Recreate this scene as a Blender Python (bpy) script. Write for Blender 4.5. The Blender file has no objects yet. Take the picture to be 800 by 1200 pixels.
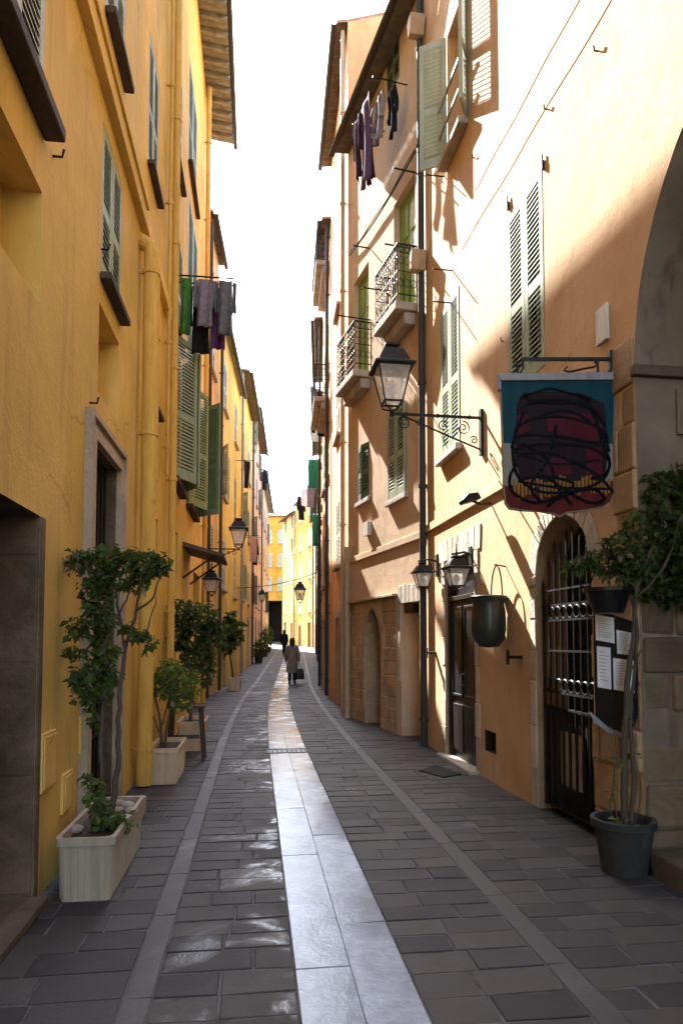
import bpy, bmesh, math, random
from mathutils import Vector, Matrix
random.seed(7)
R = math.radians
scene = bpy.context.scene
COL = scene.collection

# ------------------------------------------------------------------ camera model
F, CX, CY, PITCH, EYE = 800.0, 400.0, 708.0, R(3.0), 1.6
def ray(u, v):
    x = (u - CX) / F; y = (CY - v) / F
    return Vector((x, math.cos(PITCH) - y * math.sin(PITCH), math.sin(PITCH) + y * math.cos(PITCH)))
def P(u, v, Y):
    d = ray(u, v); t = Y / d.y
    return Vector((d.x * t, Y, EYE + d.z * t))
def gz(Y):                                   # the street climbs a little far away
    return 0.0 if Y < 25 else 0.025 * (Y - 25) if Y < 85 else 1.5
cam = bpy.data.cameras.new('camera'); camo = bpy.data.objects.new('camera', cam); COL.objects.link(camo)
camo.location = (0, 0, EYE); camo.rotation_euler = (R(90) + PITCH, 0, 0)
cam.sensor_fit = 'VERTICAL'; cam.sensor_height = 36; cam.lens = 24; cam.shift_y = 108 / 1200
cam.clip_start = 0.05; cam.clip_end = 2000
scene.camera = camo

# ------------------------------------------------------------------ light
lat, drop = 0.31, 0.985
sd = Vector((-0.124 - lat * 0.992, 0.992 - lat * 0.124, drop)).normalized()
sun = bpy.data.lights.new('sun', 'SUN'); so = bpy.data.objects.new('sun', sun); COL.objects.link(so)
sun.energy = 3.8; sun.angle = R(0.5); sun.color = (1.0, 0.96, 0.90)
so.rotation_euler = sd.to_track_quat('Z', 'Y').to_euler(); so.location = sd * 60
w = bpy.data.worlds.new('World'); scene.world = w; w.use_nodes = True
nt = w.node_tree; bg = nt.nodes['Background']
sky = nt.nodes.new('ShaderNodeTexSky'); sky.sky_type = 'NISHITA'; sky.sun_disc = False
sky.sun_elevation = math.asin(sd.z); sky.sun_rotation = math.atan2(sd.x, sd.y)
sky.air_density = 1.2; sky.dust_density = 1.2; sky.ozone_density = 1.0
nt.links.new(sky.outputs[0], bg.inputs[0]); bg.inputs[1].default_value = 0.15
scene.view_settings.view_transform = 'Standard'; scene.view_settings.look = 'None'
scene.view_settings.exposure = 3.25; scene.view_settings.gamma = 1.0
scene.render.engine = 'CYCLES'
c = scene.cycles; c.max_bounces = 10; c.diffuse_bounces = 5; c.glossy_bounces = 3; c.transparent_max_bounces = 8
c.sample_clamp_indirect = 6; c.use_denoising = True

# ------------------------------------------------------------------ materials
MATS = {}
class N:
    def __init__(s, name):
        s.m = bpy.data.materials.new(name); s.m.use_nodes = True; s.t = s.m.node_tree
        s.b = s.t.nodes['Principled BSDF']; s.out = s.t.nodes['Material Output']
        MATS[name] = s.m
    def n(s, typ, **kw):
        x = s.t.nodes.new(typ)
        for k, v in kw.items():
            if k.startswith('i_'):
                key = k[2:]; key = int(key) if key.isdigit() else key.replace('_', ' ')
                x.inputs[key].default_value = v
            else: setattr(x, k, v)
        return x
    def l(s, a, b): s.t.links.new(a, b)
    def pos(s, sc=(1, 1, 1)):
        g = s.n('ShaderNodeNewGeometry'); mp = s.n('ShaderNodeMapping'); mp.inputs['Scale'].default_value = sc
        s.l(g.outputs['Position'], mp.inputs[0]); return mp.outputs[0]
    def noise(s, vec, scale, detail=6, rough=0.6, dist=0.0):
        x = s.n('ShaderNodeTexNoise'); x.inputs['Scale'].default_value = scale; x.inputs['Detail'].default_value = detail
        x.inputs['Roughness'].default_value = rough; x.inputs['Distortion'].default_value = dist
        s.l(vec, x.inputs['Vector']); return x.outputs['Fac']
    def ramp(s, fac, stops):
        x = s.n('ShaderNodeValToRGB'); e = x.color_ramp.elements
        e[0].position, e[0].color = stops[0][0], (*stops[0][1], 1)
        e[1].position, e[1].color = stops[1][0], (*stops[1][1], 1)
        for p, cc in stops[2:]:
            k = e.new(p); k.color = (*cc, 1)
        s.l(fac, x.inputs[0]); return x.outputs[0]
    def mix(s, fac, a, b, mode='MIX'):
        x = s.n('ShaderNodeMix', data_type='RGBA', blend_type=mode)
        for sock, val in ((0, fac), (6, a), (7, b)):
            if hasattr(val, 'links'): s.l(val, x.inputs[sock])
            elif isinstance(val, (int, float)): x.inputs[sock].default_value = val
            else: x.inputs[sock].default_value = (*val, 1)
        return x.outputs[2]
    def bump(s, h, strength=0.3, dist=0.01):
        x = s.n('ShaderNodeBump'); x.inputs['Strength'].default_value = strength; x.inputs['Distance'].default_value = dist
        s.l(h, x.inputs['Height']); s.l(x.outputs[0], s.b.inputs['Normal'])
    def set(s, rough=0.8, metal=0.0, spec=0.3):
        s.b.inputs['Roughness'].default_value = rough; s.b.inputs['Metallic'].default_value = metal
        s.b.inputs['Specular IOR Level'].default_value = spec
G3 = lambda v: (v, v, v)
def mul(cc, k): return tuple(min(1, x * k) for x in cc)

def plaster(name, base, dirt=(0.16, 0.10, 0.05), dirt_amt=0.5, pale=None):
    m = N(name); p = m.pos(); m.set(0.9, 0, 0.15)
    big = m.noise(p, 0.55, 5, 0.6, 0.6); mid = m.noise(p, 2.7, 8, 0.65, 0.4)
    streak = m.noise(m.pos((3.2, 3.2, 0.28)), 1.6, 7, 0.65, 0.3)
    fine = m.noise(p, 38, 4, 0.7)
    pale = pale or mul(base, 1.28)
    colr = m.mix(m.ramp(big, [(0.36, G3(0)), (0.68, G3(1))]), mul(base, 0.84), pale)
    colr = m.mix(m.ramp(mid, [(0.50, G3(0)), (0.75, G3(0.55))]), colr, mul(base, 0.80))
    f = m.ramp(streak, [(0.52, G3(0)), (0.80, G3(dirt_amt))])
    colr = m.mix(f, colr, dirt)
    vor = m.noise(p, 9, 3, 0.5); spots = m.ramp(vor, [(0.70, G3(0)), (0.76, G3(0.35))])
    colr = m.mix(spots, colr, mul(base, 0.6))
    pt = m.ramp(m.noise(p, 0.42, 3, 0.45, 1.2), [(0.575, G3(0)), (0.60, G3(0.55))]); colr = m.mix(pt, colr, mul(pale, 0.97))
    wp = m.n('ShaderNodeVectorMath', operation='MULTIPLY_ADD'); nz = m.n('ShaderNodeTexNoise'); nz.inputs['Scale'].default_value = 3.5; nz.inputs['Detail'].default_value = 5; m.l(p, nz.inputs['Vector'])
    m.l(nz.outputs['Color'], wp.inputs[0]); wp.inputs[1].default_value = (.28, .28, .28); m.l(p, wp.inputs[2])
    vo = m.n('ShaderNodeTexVoronoi', feature='DISTANCE_TO_EDGE'); vo.inputs['Scale'].default_value = 0.55; m.l(wp.outputs[0], vo.inputs['Vector'])
    ck = m.ramp(vo.outputs['Distance'], [(0.0, G3(0.6)), (0.005, G3(0))]); ckm = m.mix(1.0, ck, m.ramp(m.noise(p, 0.8, 3), [(0.50, G3(0)), (0.58, G3(1))]), 'MULTIPLY')
    colr = m.mix(ckm, colr, mul(dirt, 0.8))
    m.l(colr, m.b.inputs['Base Color'])
    h = m.n('ShaderNodeMath', operation='MULTIPLY_ADD'); m.l(fine, h.inputs[0]); h.inputs[1].default_value = 0.35; m.l(mid, h.inputs[2])
    m.bump(h.outputs[0], 0.45, 0.02); return m.m
def stone(name, base, var=0.35, rough=0.85, island=True, bump=0.6, isl=((0.62, 0.60, 0.58), (1.15, 1.1, 1.02))):
    m = N(name); p = m.pos(); m.set(rough, 0, 0.25)
    a = m.noise(p, 3.0, 8, 0.65, 0.5); b = m.noise(p, 26, 6, 0.7)
    colr = m.mix(m.ramp(a, [(0.3, G3(0)), (0.7, G3(1))]), mul(base, 1 - var), mul(base, 1 + var))
    colr = m.mix(m.ramp(b, [(0.55, G3(0)), (0.75, G3(0.6))]), colr, mul(base, 0.5))
    if island:
        g = m.n('ShaderNodeNewGeometry')
        colr = m.mix(1.0, colr, m.ramp(g.outputs['Random Per Island'], [(0, isl[0]), (1, isl[1])]), 'MULTIPLY')
    m.l(colr, m.b.inputs['Base Color'])
    h = m.n('ShaderNodeMath', operation='ADD'); m.l(a, h.inputs[0]); m.l(b, h.inputs[1])
    m.bump(h.outputs[0], bump, 0.02); return m.m
def paint(name, base, rough=0.55, wear=(0.25, 0.22, 0.18), amt=0.4, scale=9, spec=0.35, metal=0):
    m = N(name); p = m.pos(); m.set(rough, metal, spec)
    a = m.noise(p, scale, 8, 0.7, 0.3); b = m.noise(m.pos((4, 4, 0.5)), 4, 6, 0.6)
    colr = m.mix(m.ramp(b, [(0.3, G3(0)), (0.75, G3(1))]), mul(base, 0.78), mul(base, 1.15))
    colr = m.mix(m.ramp(a, [(0.58, G3(0)), (0.72, G3(amt))]), colr, wear)
    m.l(colr, m.b.inputs['Base Color'])
    m.l(m.ramp(a, [(0.3, G3(rough * 0.8)), (0.7, G3(min(1, rough * 1.25)))]), m.b.inputs['Roughness'])
    m.bump(a, 0.15, 0.005); return m.m
def leafmat(name, dark, light):
    m = N(name); m.set(0.55, 0, 0.22); g = m.n('ShaderNodeNewGeometry')
    colr = m.ramp(g.outputs['Random Per Island'], [(0, dark), (0.75, light), (1.0, mul(light, 1.5))])
    m.l(colr, m.b.inputs['Base Color'])
    tr = m.n('ShaderNodeBsdfTranslucent'); m.l(m.mix(0.5, colr, (0.20, 0.28, 0.03)), tr.inputs[0])
    mx = m.n('ShaderNodeMixShader'); mx.inputs[0].default_value = 0.3
    m.l(m.b.outputs[0], mx.inputs[1]); m.l(tr.outputs[0], mx.inputs[2]); m.l(mx.outputs[0], m.out.inputs[0]); return m.m
def cloth(name, base):
    m = N(name); m.set(0.9, 0, 0.1); p = m.pos(); a = m.noise(p, 14, 5)
    colr = m.mix(m.ramp(a, [(0.35, G3(0)), (0.7, G3(1))]), mul(base, 0.75), mul(base, 1.2)); m.l(colr, m.b.inputs['Base Color'])
    m.bump(m.noise(p, 300, 2), 0.2, 0.002)
    tr = m.n('ShaderNodeBsdfTranslucent'); m.l(colr, tr.inputs[0]); mx = m.n('ShaderNodeMixShader'); mx.inputs[0].default_value = 0.25
    m.l(m.b.outputs[0], mx.inputs[1]); m.l(tr.outputs[0], mx.inputs[2]); m.l(mx.outputs[0], m.out.inputs[0]); return m.m
def tilemat(name, base):
    m = N(name); m.set(0.9, 0, 0.2); p = m.pos(); a = m.noise(p, 5, 7, 0.65); g = m.n('ShaderNodeNewGeometry')
    colr = m.mix(m.ramp(a, [(0.35, G3(0)), (0.7, G3(1))]), mul(base, 0.65), mul(base, 1.25))
    m.l(colr, m.b.inputs['Base Color']); m.bump(a, 0.4, 0.02); return m.m

plaster('yellow_ochre', (0.57, 0.395, 0.105), (0.25, 0.155, 0.06), 0.55, (0.65, 0.45, 0.13))
plaster('yellow_warm', (0.64, 0.41, 0.082), (0.28, 0.15, 0.05), 0.4)
plaster('orange_warm', (0.58, 0.33, 0.115), (0.28, 0.14, 0.06), 0.4)
plaster('yellow_bright', (0.62, 0.43, 0.08), (0.30, 0.17, 0.05), 0.4)
plaster('apricot', (0.57, 0.35, 0.178), (0.30, 0.19, 0.125), 0.5, (0.60, 0.41, 0.245))
plaster('peach', (0.56, 0.375, 0.23), (0.28, 0.19, 0.13), 0.5, (0.60, 0.44, 0.30))
plaster('deep_ochre', (0.42, 0.235, 0.04), (0.25, 0.13, 0.04), 0.5)
plaster('dusty_pink', (0.40, 0.24, 0.16), (0.2, 0.12, 0.08), 0.5)
plaster('terracotta_plaster', (0.57, 0.30, 0.135), (0.25, 0.11, 0.06), 0.4)
plaster('salmon', (0.56, 0.36, 0.215), (0.28, 0.16, 0.1), 0.45)
plaster('beige_plaster', (0.50, 0.38, 0.24), (0.2, 0.14, 0.09), 0.5)
plaster('pale_grey_plaster', (0.55, 0.52, 0.47), (0.3, 0.27, 0.23), 0.4)
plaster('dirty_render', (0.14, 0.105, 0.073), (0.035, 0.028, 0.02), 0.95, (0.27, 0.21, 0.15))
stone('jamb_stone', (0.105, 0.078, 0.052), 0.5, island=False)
stone('frame_stone', (0.36, 0.295, 0.215), 0.25, island=False)
stone('quoin_stone', (0.40, 0.285, 0.16), 0.35)
stone('pale_stone', (0.52, 0.47, 0.39), 0.22)
stone('dark_sill', (0.055, 0.045, 0.036), 0.4, island=False)
stone('light_sill', (0.36, 0.30, 0.25), 0.3, island=False)
stone('rubble', (0.42, 0.285, 0.165), 0.25, isl=((0.85, 0.84, 0.82), (1.1, 1.07, 1.03)))
stone('passage_stone', (0.20, 0.145, 0.088), 0.4)
stone('mortar', (0.105, 0.10, 0.098), 0.75, island=False)
stone('pebble', (0.26, 0.24, 0.215), 0.3)
paint('shutter_grey_green', (0.27, 0.32, 0.21), 0.6, (0.42, 0.40, 0.33), 0.5, spec=0.12)
paint('shutter_green', (0.21, 0.285, 0.14), 0.55, (0.36, 0.36, 0.26), 0.4, spec=0.12)
paint('shutter_pale', (0.36, 0.39, 0.31), 0.6, (0.5, 0.48, 0.42), 0.4, spec=0.12)
paint('shutter_dark', (0.10, 0.13, 0.10), 0.6, (0.22, 0.2, 0.17), 0.4, spec=0.12)
paint('door_green', (0.16, 0.27, 0.06), 0.5, (0.3, 0.34, 0.2), 0.25)
paint('scaffold_net', (0.02, 0.17, 0.10), 0.8, (0.06, 0.22, 0.15), 0.4)
paint('iron', (0.007, 0.0065, 0.0065), 0.5, (0.025, 0.014, 0.009), 0.3, 25, 0.22)
paint('dark_wood', (0.014, 0.0095, 0.007), 0.4, (0.035, 0.025, 0.018), 0.3)
paint('pipe_grey', (0.050, 0.042, 0.038), 0.6, (0.10, 0.075, 0.055), 0.4, spec=0.2)
paint('pipe_yellow', (0.58, 0.355, 0.075), 0.7, (0.30, 0.17, 0.06), 0.65, 6, spec=0.2)
paint('pipe_beige', (0.42, 0.29, 0.17), 0.6, (0.22, 0.15, 0.1), 0.4)
paint('zinc', (0.22, 0.22, 0.23), 0.45, (0.12, 0.11, 0.1), 0.5)
paint('planter_cream', (0.34, 0.285, 0.21), 0.6, (0.25, 0.2, 0.14), 0.4, 4)
paint('planter_tan', (0.50, 0.37, 0.24), 0.65, (0.28, 0.2, 0.13), 0.4, 4)
paint('pot_grey', (0.030, 0.028, 0.025), 0.8, (0.11, 0.095, 0.08), 0.4, 5)
paint('pot_green_black', (0.028, 0.034, 0.026), 0.35, (0.06, 0.065, 0.045), 0.4, 6)
paint('cream_metal', (0.55, 0.53, 0.48), 0.5, (0.36, 0.32, 0.26), 0.3)
paint('teal_board', (0.004, 0.040, 0.058), 0.5, (0.012, 0.05, 0.06), 0.35, spec=0.08)
paint('cream_board', (0.22, 0.20, 0.17), 0.55, (0.12, 0.1, 0.08), 0.4, spec=0.08)
paint('maroon_board', (0.014, 0.006, 0.009), 0.55, (0.007, 0.009, 0.010), 0.7, 5, spec=0.08)
paint('crimson_board', (0.060, 0.004, 0.012), 0.55, (0.02, 0.005, 0.008), 0.4, 6, spec=0.08)
paint('red_board', (0.085, 0.010, 0.008), 0.55, (0.035, 0.006, 0.006), 0.6, 12, spec=0.08)
paint('yellow_board', (0.22, 0.11, 0.02), 0.55, (0.12, 0.03, 0.01), 0.6, 12, spec=0.08)
paint('spray_black', (0.004, 0.004, 0.005), 0.6, (0.008, 0.008, 0.008), 0.2, spec=0.08)
paint('black_board', (0.007, 0.007, 0.008), 0.35, (0.04, 0.04, 0.042), 0.3)
paint('paper', (0.66, 0.67, 0.70), 0.8, (0.6, 0.58, 0.55), 0.2)
paint('ink', (0.33, 0.33, 0.34), 0.8, (0.15, 0.15, 0.15), 0.2)
paint('rubber', (0.012, 0.012, 0.012), 0.9, (0.03, 0.03, 0.03), 0.3)
paint('bark', (0.075, 0.055, 0.040), 0.9, (0.07, 0.05, 0.035), 0.6, 14)
paint('soil', (0.045, 0.032, 0.022), 0.95, (0.08, 0.06, 0.045), 0.5, 20)
paint('skin', (0.45, 0.28, 0.20), 0.55, (0.42, 0.25, 0.18), 0.2)
paint('hair_dark', (0.012, 0.009, 0.008), 0.5, (0.02, 0.015, 0.012), 0.3)
paint('leather_black', (0.012, 0.012, 0.014), 0.45, (0.03, 0.03, 0.03), 0.2)
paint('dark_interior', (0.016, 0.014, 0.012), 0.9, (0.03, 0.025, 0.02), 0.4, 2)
paint('shelf_wood', (0.06, 0.04, 0.028), 0.6, (0.1, 0.07, 0.05), 0.4)
paint('blue_cloth', (0.012, 0.020, 0.035), 0.8, (0.02, 0.03, 0.045), 0.3)
leafmat('leaf_dark', (0.015, 0.027, 0.006), (0.042, 0.068, 0.014))
leafmat('leaf_mid', (0.022, 0.045, 0.012), (0.065, 0.11, 0.026))
leafmat('leaf_yellow', (0.045, 0.075, 0.012), (0.13, 0.17, 0.03))
leafmat('leaf_dry', (0.10, 0.07, 0.04), (0.20, 0.15, 0.10))
tilemat('tile_terracotta', (0.34, 0.17, 0.10)); tilemat('eave_beige', (0.30, 0.29, 0.26)); tilemat('eave_brown', (0.16, 0.13, 0.105))
for nm, cc in dict(cl_green=(0.07, 0.20, 0.05), cl_black=(0.018, 0.017, 0.022), cl_lilac=(0.24, 0.21, 0.26), cl_purple=(0.12, 0.05, 0.16), cl_grey=(0.16, 0.16, 0.18),
                   cl_plum=(0.060, 0.024, 0.050), cl_violet=(0.13, 0.075, 0.16), cl_taupe=(0.26, 0.21, 0.21), cl_navy=(0.022, 0.024, 0.060), cl_white=(0.72, 0.70, 0.70),
                   cl_pink=(0.45, 0.28, 0.26), coat=(0.27, 0.225, 0.18), trousers=(0.018, 0.024, 0.028), cl_rose=(0.5, 0.3, 0.25)).items(): cloth(nm, cc)
# glass
m = N('window_glass'); m.set(0.08, 0, 0.6); m.l(m.ramp(m.noise(m.pos(), 1.2), [(0.3, (0.012, 0.014, 0.016)), (0.7, (0.04, 0.045, 0.05))]), m.b.inputs['Base Color'])
m = N('lamp_glass'); m.set(0.25, 0, 0.5); m.b.inputs['Base Color'].default_value = (0.8, 0.8, 0.76, 1)
tr = m.n('ShaderNodeBsdfTransparent'); tl = m.n('ShaderNodeBsdfTranslucent'); tl.inputs[0].default_value = (0.8, 0.78, 0.72, 1)
a = m.n('ShaderNodeMixShader'); a.inputs[0].default_value = 0.45; m.l(m.b.outputs[0], a.inputs[1]); m.l(tl.outputs[0], a.inputs[2])
b = m.n('ShaderNodeMixShader'); m.l(m.ramp(m.noise(m.pos(), 14), [(0.3, G3(0.35)), (0.7, G3(0.65))]), b.inputs[0]); m.l(tr.outputs[0], b.inputs[1]); m.l(a.outputs[0], b.inputs[2]); m.l(b.outputs[0], m.out.inputs[0])
# paving slabs: dark grey-brown stone, wet in places
def paving(name, base, lo, hi, wet0, wet1, rdry, rwet, wetdark=0.55):
    m = N(name); p = m.pos(); m.set(0.6, 0, 0.32)
    g = m.n('ShaderNodeNewGeometry'); a = m.noise(p, 4.5, 8, 0.7, 0.4); b = m.noise(p, 45, 5, 0.7); wv = m.noise(p, 1.1, 8, 0.7, 0.8)
    colr = m.mix(m.ramp(a, [(0.3, G3(0)), (0.72, G3(1))]), mul(base, 0.7), mul(base, 1.35))
    colr = m.mix(1.0, colr, m.ramp(g.outputs['Random Per Island'], [(0, lo), (1, hi)]), 'MULTIPLY')
    colr = m.mix(m.ramp(b, [(0.56, G3(0)), (0.72, G3(0.5))]), colr, mul(base, 0.5))
    colr = m.mix(m.ramp(m.noise(p, 2.1, 7, 0.7), [(0.60, G3(0)), (0.74, G3(0.45))]), colr, mul(base, 1.9))
    sx = m.n('ShaderNodeSeparateXYZ'); m.l(p, sx.inputs[0])            # spilled water lies beside the channel
    t1 = m.n('ShaderNodeMath', operation='MULTIPLY_ADD'); m.l(sx.outputs[1], t1.inputs[0]); t1.inputs[1].default_value = 0.125; m.l(sx.outputs[0], t1.inputs[2])
    t2 = m.n('ShaderNodeMath', operation='SUBTRACT'); m.l(t1.outputs[0], t2.inputs[0]); t2.inputs[1].default_value = 0.15
    t3 = m.n('ShaderNodeMath', operation='ABSOLUTE'); m.l(t2.outputs[0], t3.inputs[0])
    t4 = m.n('ShaderNodeMath', operation='MULTIPLY_ADD'); m.l(t3.outputs[0], t4.inputs[0]); t4.inputs[1].default_value = -0.11; m.l(wv, t4.inputs[2])
    wet = m.ramp(t4.outputs[0], [(wet0, G3(0)), (wet1, G3(1))])
    colr = m.mix(wet, colr, m.mix(1.0, colr, G3(wetdark), 'MULTIPLY'))
    m.l(colr, m.b.inputs['Base Color'])
    m.l(m.mix(wet, m.ramp(a, [(0.3, G3(rdry * 0.85)), (0.7, G3(min(1, rdry * 1.15)))]), G3(rwet)), m.b.inputs['Roughness'])
    h = m.n('ShaderNodeMath', operation='MULTIPLY_ADD'); m.l(b, h.inputs[0]); h.inputs[1].default_value = 0.4; m.l(a, h.inputs[2])
    m.bump(h.outputs[0], 0.35, 0.012)
    return m
paving('paving_slab', (0.045, 0.0425, 0.0405), (0.60, 0.60, 0.64), (1.45, 1.36, 1.26), 0.525, 0.60, 0.68, 0.16)
paving('paving_band', (0.072, 0.068, 0.064), (0.8, 0.85, 0.85), (1.1, 1.1, 1.1), 0.45, 0.6, 0.6, 0.25)
paving('gutter_stone_sky_tint', (0.34, 0.39, 0.47), (0.85, 0.85, 0.87), (1.15, 1.15, 1.15), 0.34, 0.50, 0.28, 0.09, 0.72)  # pale wet stone; blue of the reflected sky is painted into its base colour

# ------------------------------------------------------------------ mesh builder
class Frame:
    def __init__(s, o, ea=(1, 0, 0), eb=(0, 1, 0), ec=(0, 0, 1)):
        s.o = Vector(o); s.ea = Vector(ea).normalized(); s.eb = Vector(eb).normalized(); s.ec = Vector(ec).normalized()
    def pt(s, a, b, c): return s.o + s.ea * a + s.eb * b + s.ec * c
WORLD = Frame((0, 0, 0))
class Wall(Frame):
    def __init__(s, x0, y0, x1, y1, side):       # side +1: street lies to the right of the direction
        d = Vector((x1 - x0, y1 - y0, 0)); s.L = d.length; d.normalize()
        n = Vector((d.y, -d.x, 0)) * side
        Frame.__init__(s, (x0, y0, 0), d, n, (0, 0, 1)); s.side = side
    def at(s, u, v):
        d = ray(u, v); E = Vector((0, 0, EYE)); t = (s.o - E).dot(s.eb) / d.dot(s.eb)
        q = E + d * t - s.o; return q.dot(s.ea), q.z
    def s(s_, u, v=650): return s_.at(u, v)[0]
    def z(s_, u, v): return s_.at(u, v)[1]
class MB:
    def __init__(s): s.v = []; s.f = []; s.mi = []
    def add(s, vs, fs, m=0):
        k = len(s.v); s.v += [Vector(x) for x in vs]; s.f += [[k + i for i in f] for f in fs]; s.mi += [m] * len(fs)
    def box(s, fr, a0, a1, b0, b1, c0, c1, m=0):
        vs = [fr.pt(a, b, cc) for cc in (c0, c1) for b in (b0, b1) for a in (a0, a1)]
        s.add(vs, [(0, 2, 3, 1), (4, 5, 7, 6), (0, 1, 5, 4), (2, 6, 7, 3), (0, 4, 6, 2), (1, 3, 7, 5)], m)
    def quad(s, *p, m=0): s.add(p, [tuple(range(len(p)))], m)
    def prism(s, fr, poly, b0, b1, m=0):          # polygon in (a,c), extruded along b
        n = len(poly); vs = [fr.pt(a, b0, cc) for a, cc in poly] + [fr.pt(a, b1, cc) for a, cc in poly]
        s.add(vs, [tuple(range(n))[::-1], tuple(range(n, 2 * n))] + [(i, (i + 1) % n, n + (i + 1) % n, n + i) for i in range(n)], m)
    def tube(s, pts, r, n=8, m=0):
        pts = [Vector(p) for p in pts]; rs = r if isinstance(r, (list, tuple)) else [r] * len(pts)
        k = len(s.v); prev = None
        for i, p in enumerate(pts):
            d = (pts[min(i + 1, len(pts) - 1)] - pts[max(i - 1, 0)])
            d = d.normalized() if d.length > 1e-9 else Vector((0, 0, 1))
            if prev is None: a = d.orthogonal().normalized()
            else:
                a = prev - d * prev.dot(d); a = a.normalized() if a.length > 1e-6 else d.orthogonal().normalized()
            prev = a; b = d.cross(a)
            for j in range(n):
                t = 2 * math.pi * j / n; s.v.append(p + (a * math.cos(t) + b * math.sin(t)) * rs[i])
        for i in range(len(pts) - 1):
            for j in range(n):
                s.f.append([k + i * n + j, k + i * n + (j + 1) % n, k + (i + 1) * n + (j + 1) % n, k + (i + 1) * n + j]); s.mi.append(m)
        s.f.append([k + j for j in range(n)][::-1]); s.mi.append(m)
        e = k + (len(pts) - 1) * n; s.f.append([e + j for j in range(n)]); s.mi.append(m)
    def lathe(s, o, prof, n=20, m=0, arc=1.0, t0=0.0):
        o = Vector(o); k = len(s.v)
        for r, z in prof:
            for j in range(n):
                t = t0 + 2 * math.pi * arc * j / n; s.v.append(o + Vector((r * math.cos(t), r * math.sin(t), z)))
        for i in range(len(prof) - 1):
            for j in range(n): s.f.append([k + i * n + j, k + i * n + (j + 1) % n, k + (i + 1) * n + (j + 1) % n, k + (i + 1) * n + j]); s.mi.append(m)
    def build(s, name, mats, parent=None, bevel=0, smooth=False, normals=False):
        me = bpy.data.meshes.new(name); off = parent.matrix_basis.translation if parent and parent.parent is None else Vector((0, 0, 0))
        if parent and parent.parent is not None: off = parent.parent.location.copy() + parent.location
        me.from_pydata([tuple(x - off) for x in s.v], [], s.f)
        for mm in ([mats] if isinstance(mats, str) else mats): me.materials.append(MATS[mm])
        for p, mi in zip(me.polygons, s.mi): p.material_index = mi; p.use_smooth = smooth
        me.update(); o = bpy.data.objects.new(name, me); COL.objects.link(o)
        if normals:
            bm = bmesh.new(); bm.from_mesh(me); bmesh.ops.recalc_face_normals(bm, faces=bm.faces); bm.to_mesh(me); bm.free()
        if parent: o.parent = parent
        if bevel:
            bv = o.modifiers.new('bevel', 'BEVEL'); bv.width = bevel; bv.segments = 2; bv.limit_method = 'ANGLE'; bv.angle_limit = R(40)
        return o
def tag(o, label, cat, group=None):
    o['label'] = label; o['category'] = cat
    if group: o['group'] = group
    return o
def thing(name, loc, label, cat, group=None):
    o = bpy.data.objects.new(name, None); COL.objects.link(o); o.location = loc; o.empty_display_size = 0.2
    return tag(o, label, cat, group)
def structure(o): o['kind'] = 'structure'; return o
def centre(o, loc):
    """move a top-level mesh's origin to its base without moving the mesh"""
    loc = Vector(loc); o.data.transform(Matrix.Translation(-loc)); o.location = loc; return o
J = random.uniform

# ------------------------------------------------------------------ street
def X0(y):
    k = 16.6
    if y < 9: return -0.125 * y
    if y > 24: return -0.125 * 16.6 - 0.066 * (y - 16.6)
    t = (y - 9) / 15; b = -1.125; e = -0.125 * 16.6 - 0.066 * 7.4
    h00 = 2*t**3-3*t*t+1; h10 = t**3-2*t*t+t; h01 = -2*t**3+3*t*t; h11 = t**3-t*t
    return h00*b + h10*15*(-0.125) + h01*e + h11*15*(-0.066)
def SP(t, y, z=0.0):
    X = X0(y) + 0.992 * t; Y = y + 0.124 * t; return Vector((X, Y, gz(Y) + z))
g = MB(); ys = [-60, -20] + [i * 2.5 for i in range(0, 41)] + [140, 300, 700]
xs = [-600, -60, -12, 0, 12, 60, 600]
for i in range(len(ys) - 1):
    for j in range(len(xs) - 1):
        g.quad(*[Vector((x, y, gz(y) - 0.0055)) for x, y in ((xs[j], ys[i]), (xs[j+1], ys[i]), (xs[j+1], ys[i+1]), (xs[j], ys[i+1]))])
structure(g.build('ground', 'mortar'))
def slab(mb, t0, t1, y0, y1, dz, gap=0.006, ch=0.004, dip=0):
    t0 += gap; t1 -= gap; y0 += gap; y1 -= gap
    j = [J(-.009, .009) for _ in range(4)]; tl = [J(-.0032, .0032) for _ in range(4)]
    low = [SP(t0, y0, dz - 0.03), SP(t1, y0, dz - 0.03), SP(t1, y1, dz - 0.03), SP(t0, y1, dz - 0.03)]
    md = [SP(t0, y0 + j[0], dz - ch + tl[0]), SP(t1, y0 + j[1], dz - ch + tl[1]), SP(t1, y1 + j[2], dz - ch + tl[2]), SP(t0, y1 + j[3], dz - ch + tl[3])]
    q = ch * 1.2
    tp = [SP(t0 + q, y0 + j[0] + q, dz + tl[0]), SP(t1 - q, y0 + j[1] + q, dz + tl[1]), SP(t1 - q, y1 + j[2] - q, dz + tl[2]), SP(t0 + q, y1 + j[3] - q, dz + tl[3])]
    mb.add(low + md + tp, [(8, 9, 10, 11)] + [(i, (i+1) % 4, 4 + (i+1) % 4, 4 + i) for i in range(4)] + [(4 + i, 4 + (i+1) % 4, 8 + (i+1) % 4, 8 + i) for i in range(4)])
pv = MB()
for (ta, tb) in ((-2.3, -0.58), (-0.45, 0.20), (0.74, 1.43), (1.56, 4.4)):
    y = -4.0 + J(0, .2)
    while y < 84:
        d = J(0.185, 0.25) if y < 40 else 0.5
        t = ta
        first = J(0.18, 0.5)
        while t < tb - 0.02:
            wd = first if t == ta else J(0.26, 0.52)
            if tb - (t + wd) < 0.16: wd = tb - t
            sag = 0.0
            slab(pv, t, t + wd, y, y + d, J(-.003, .003))
            t += wd
        y += d
structure(pv.build('paving', 'paving_slab'))
bd = MB()
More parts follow.
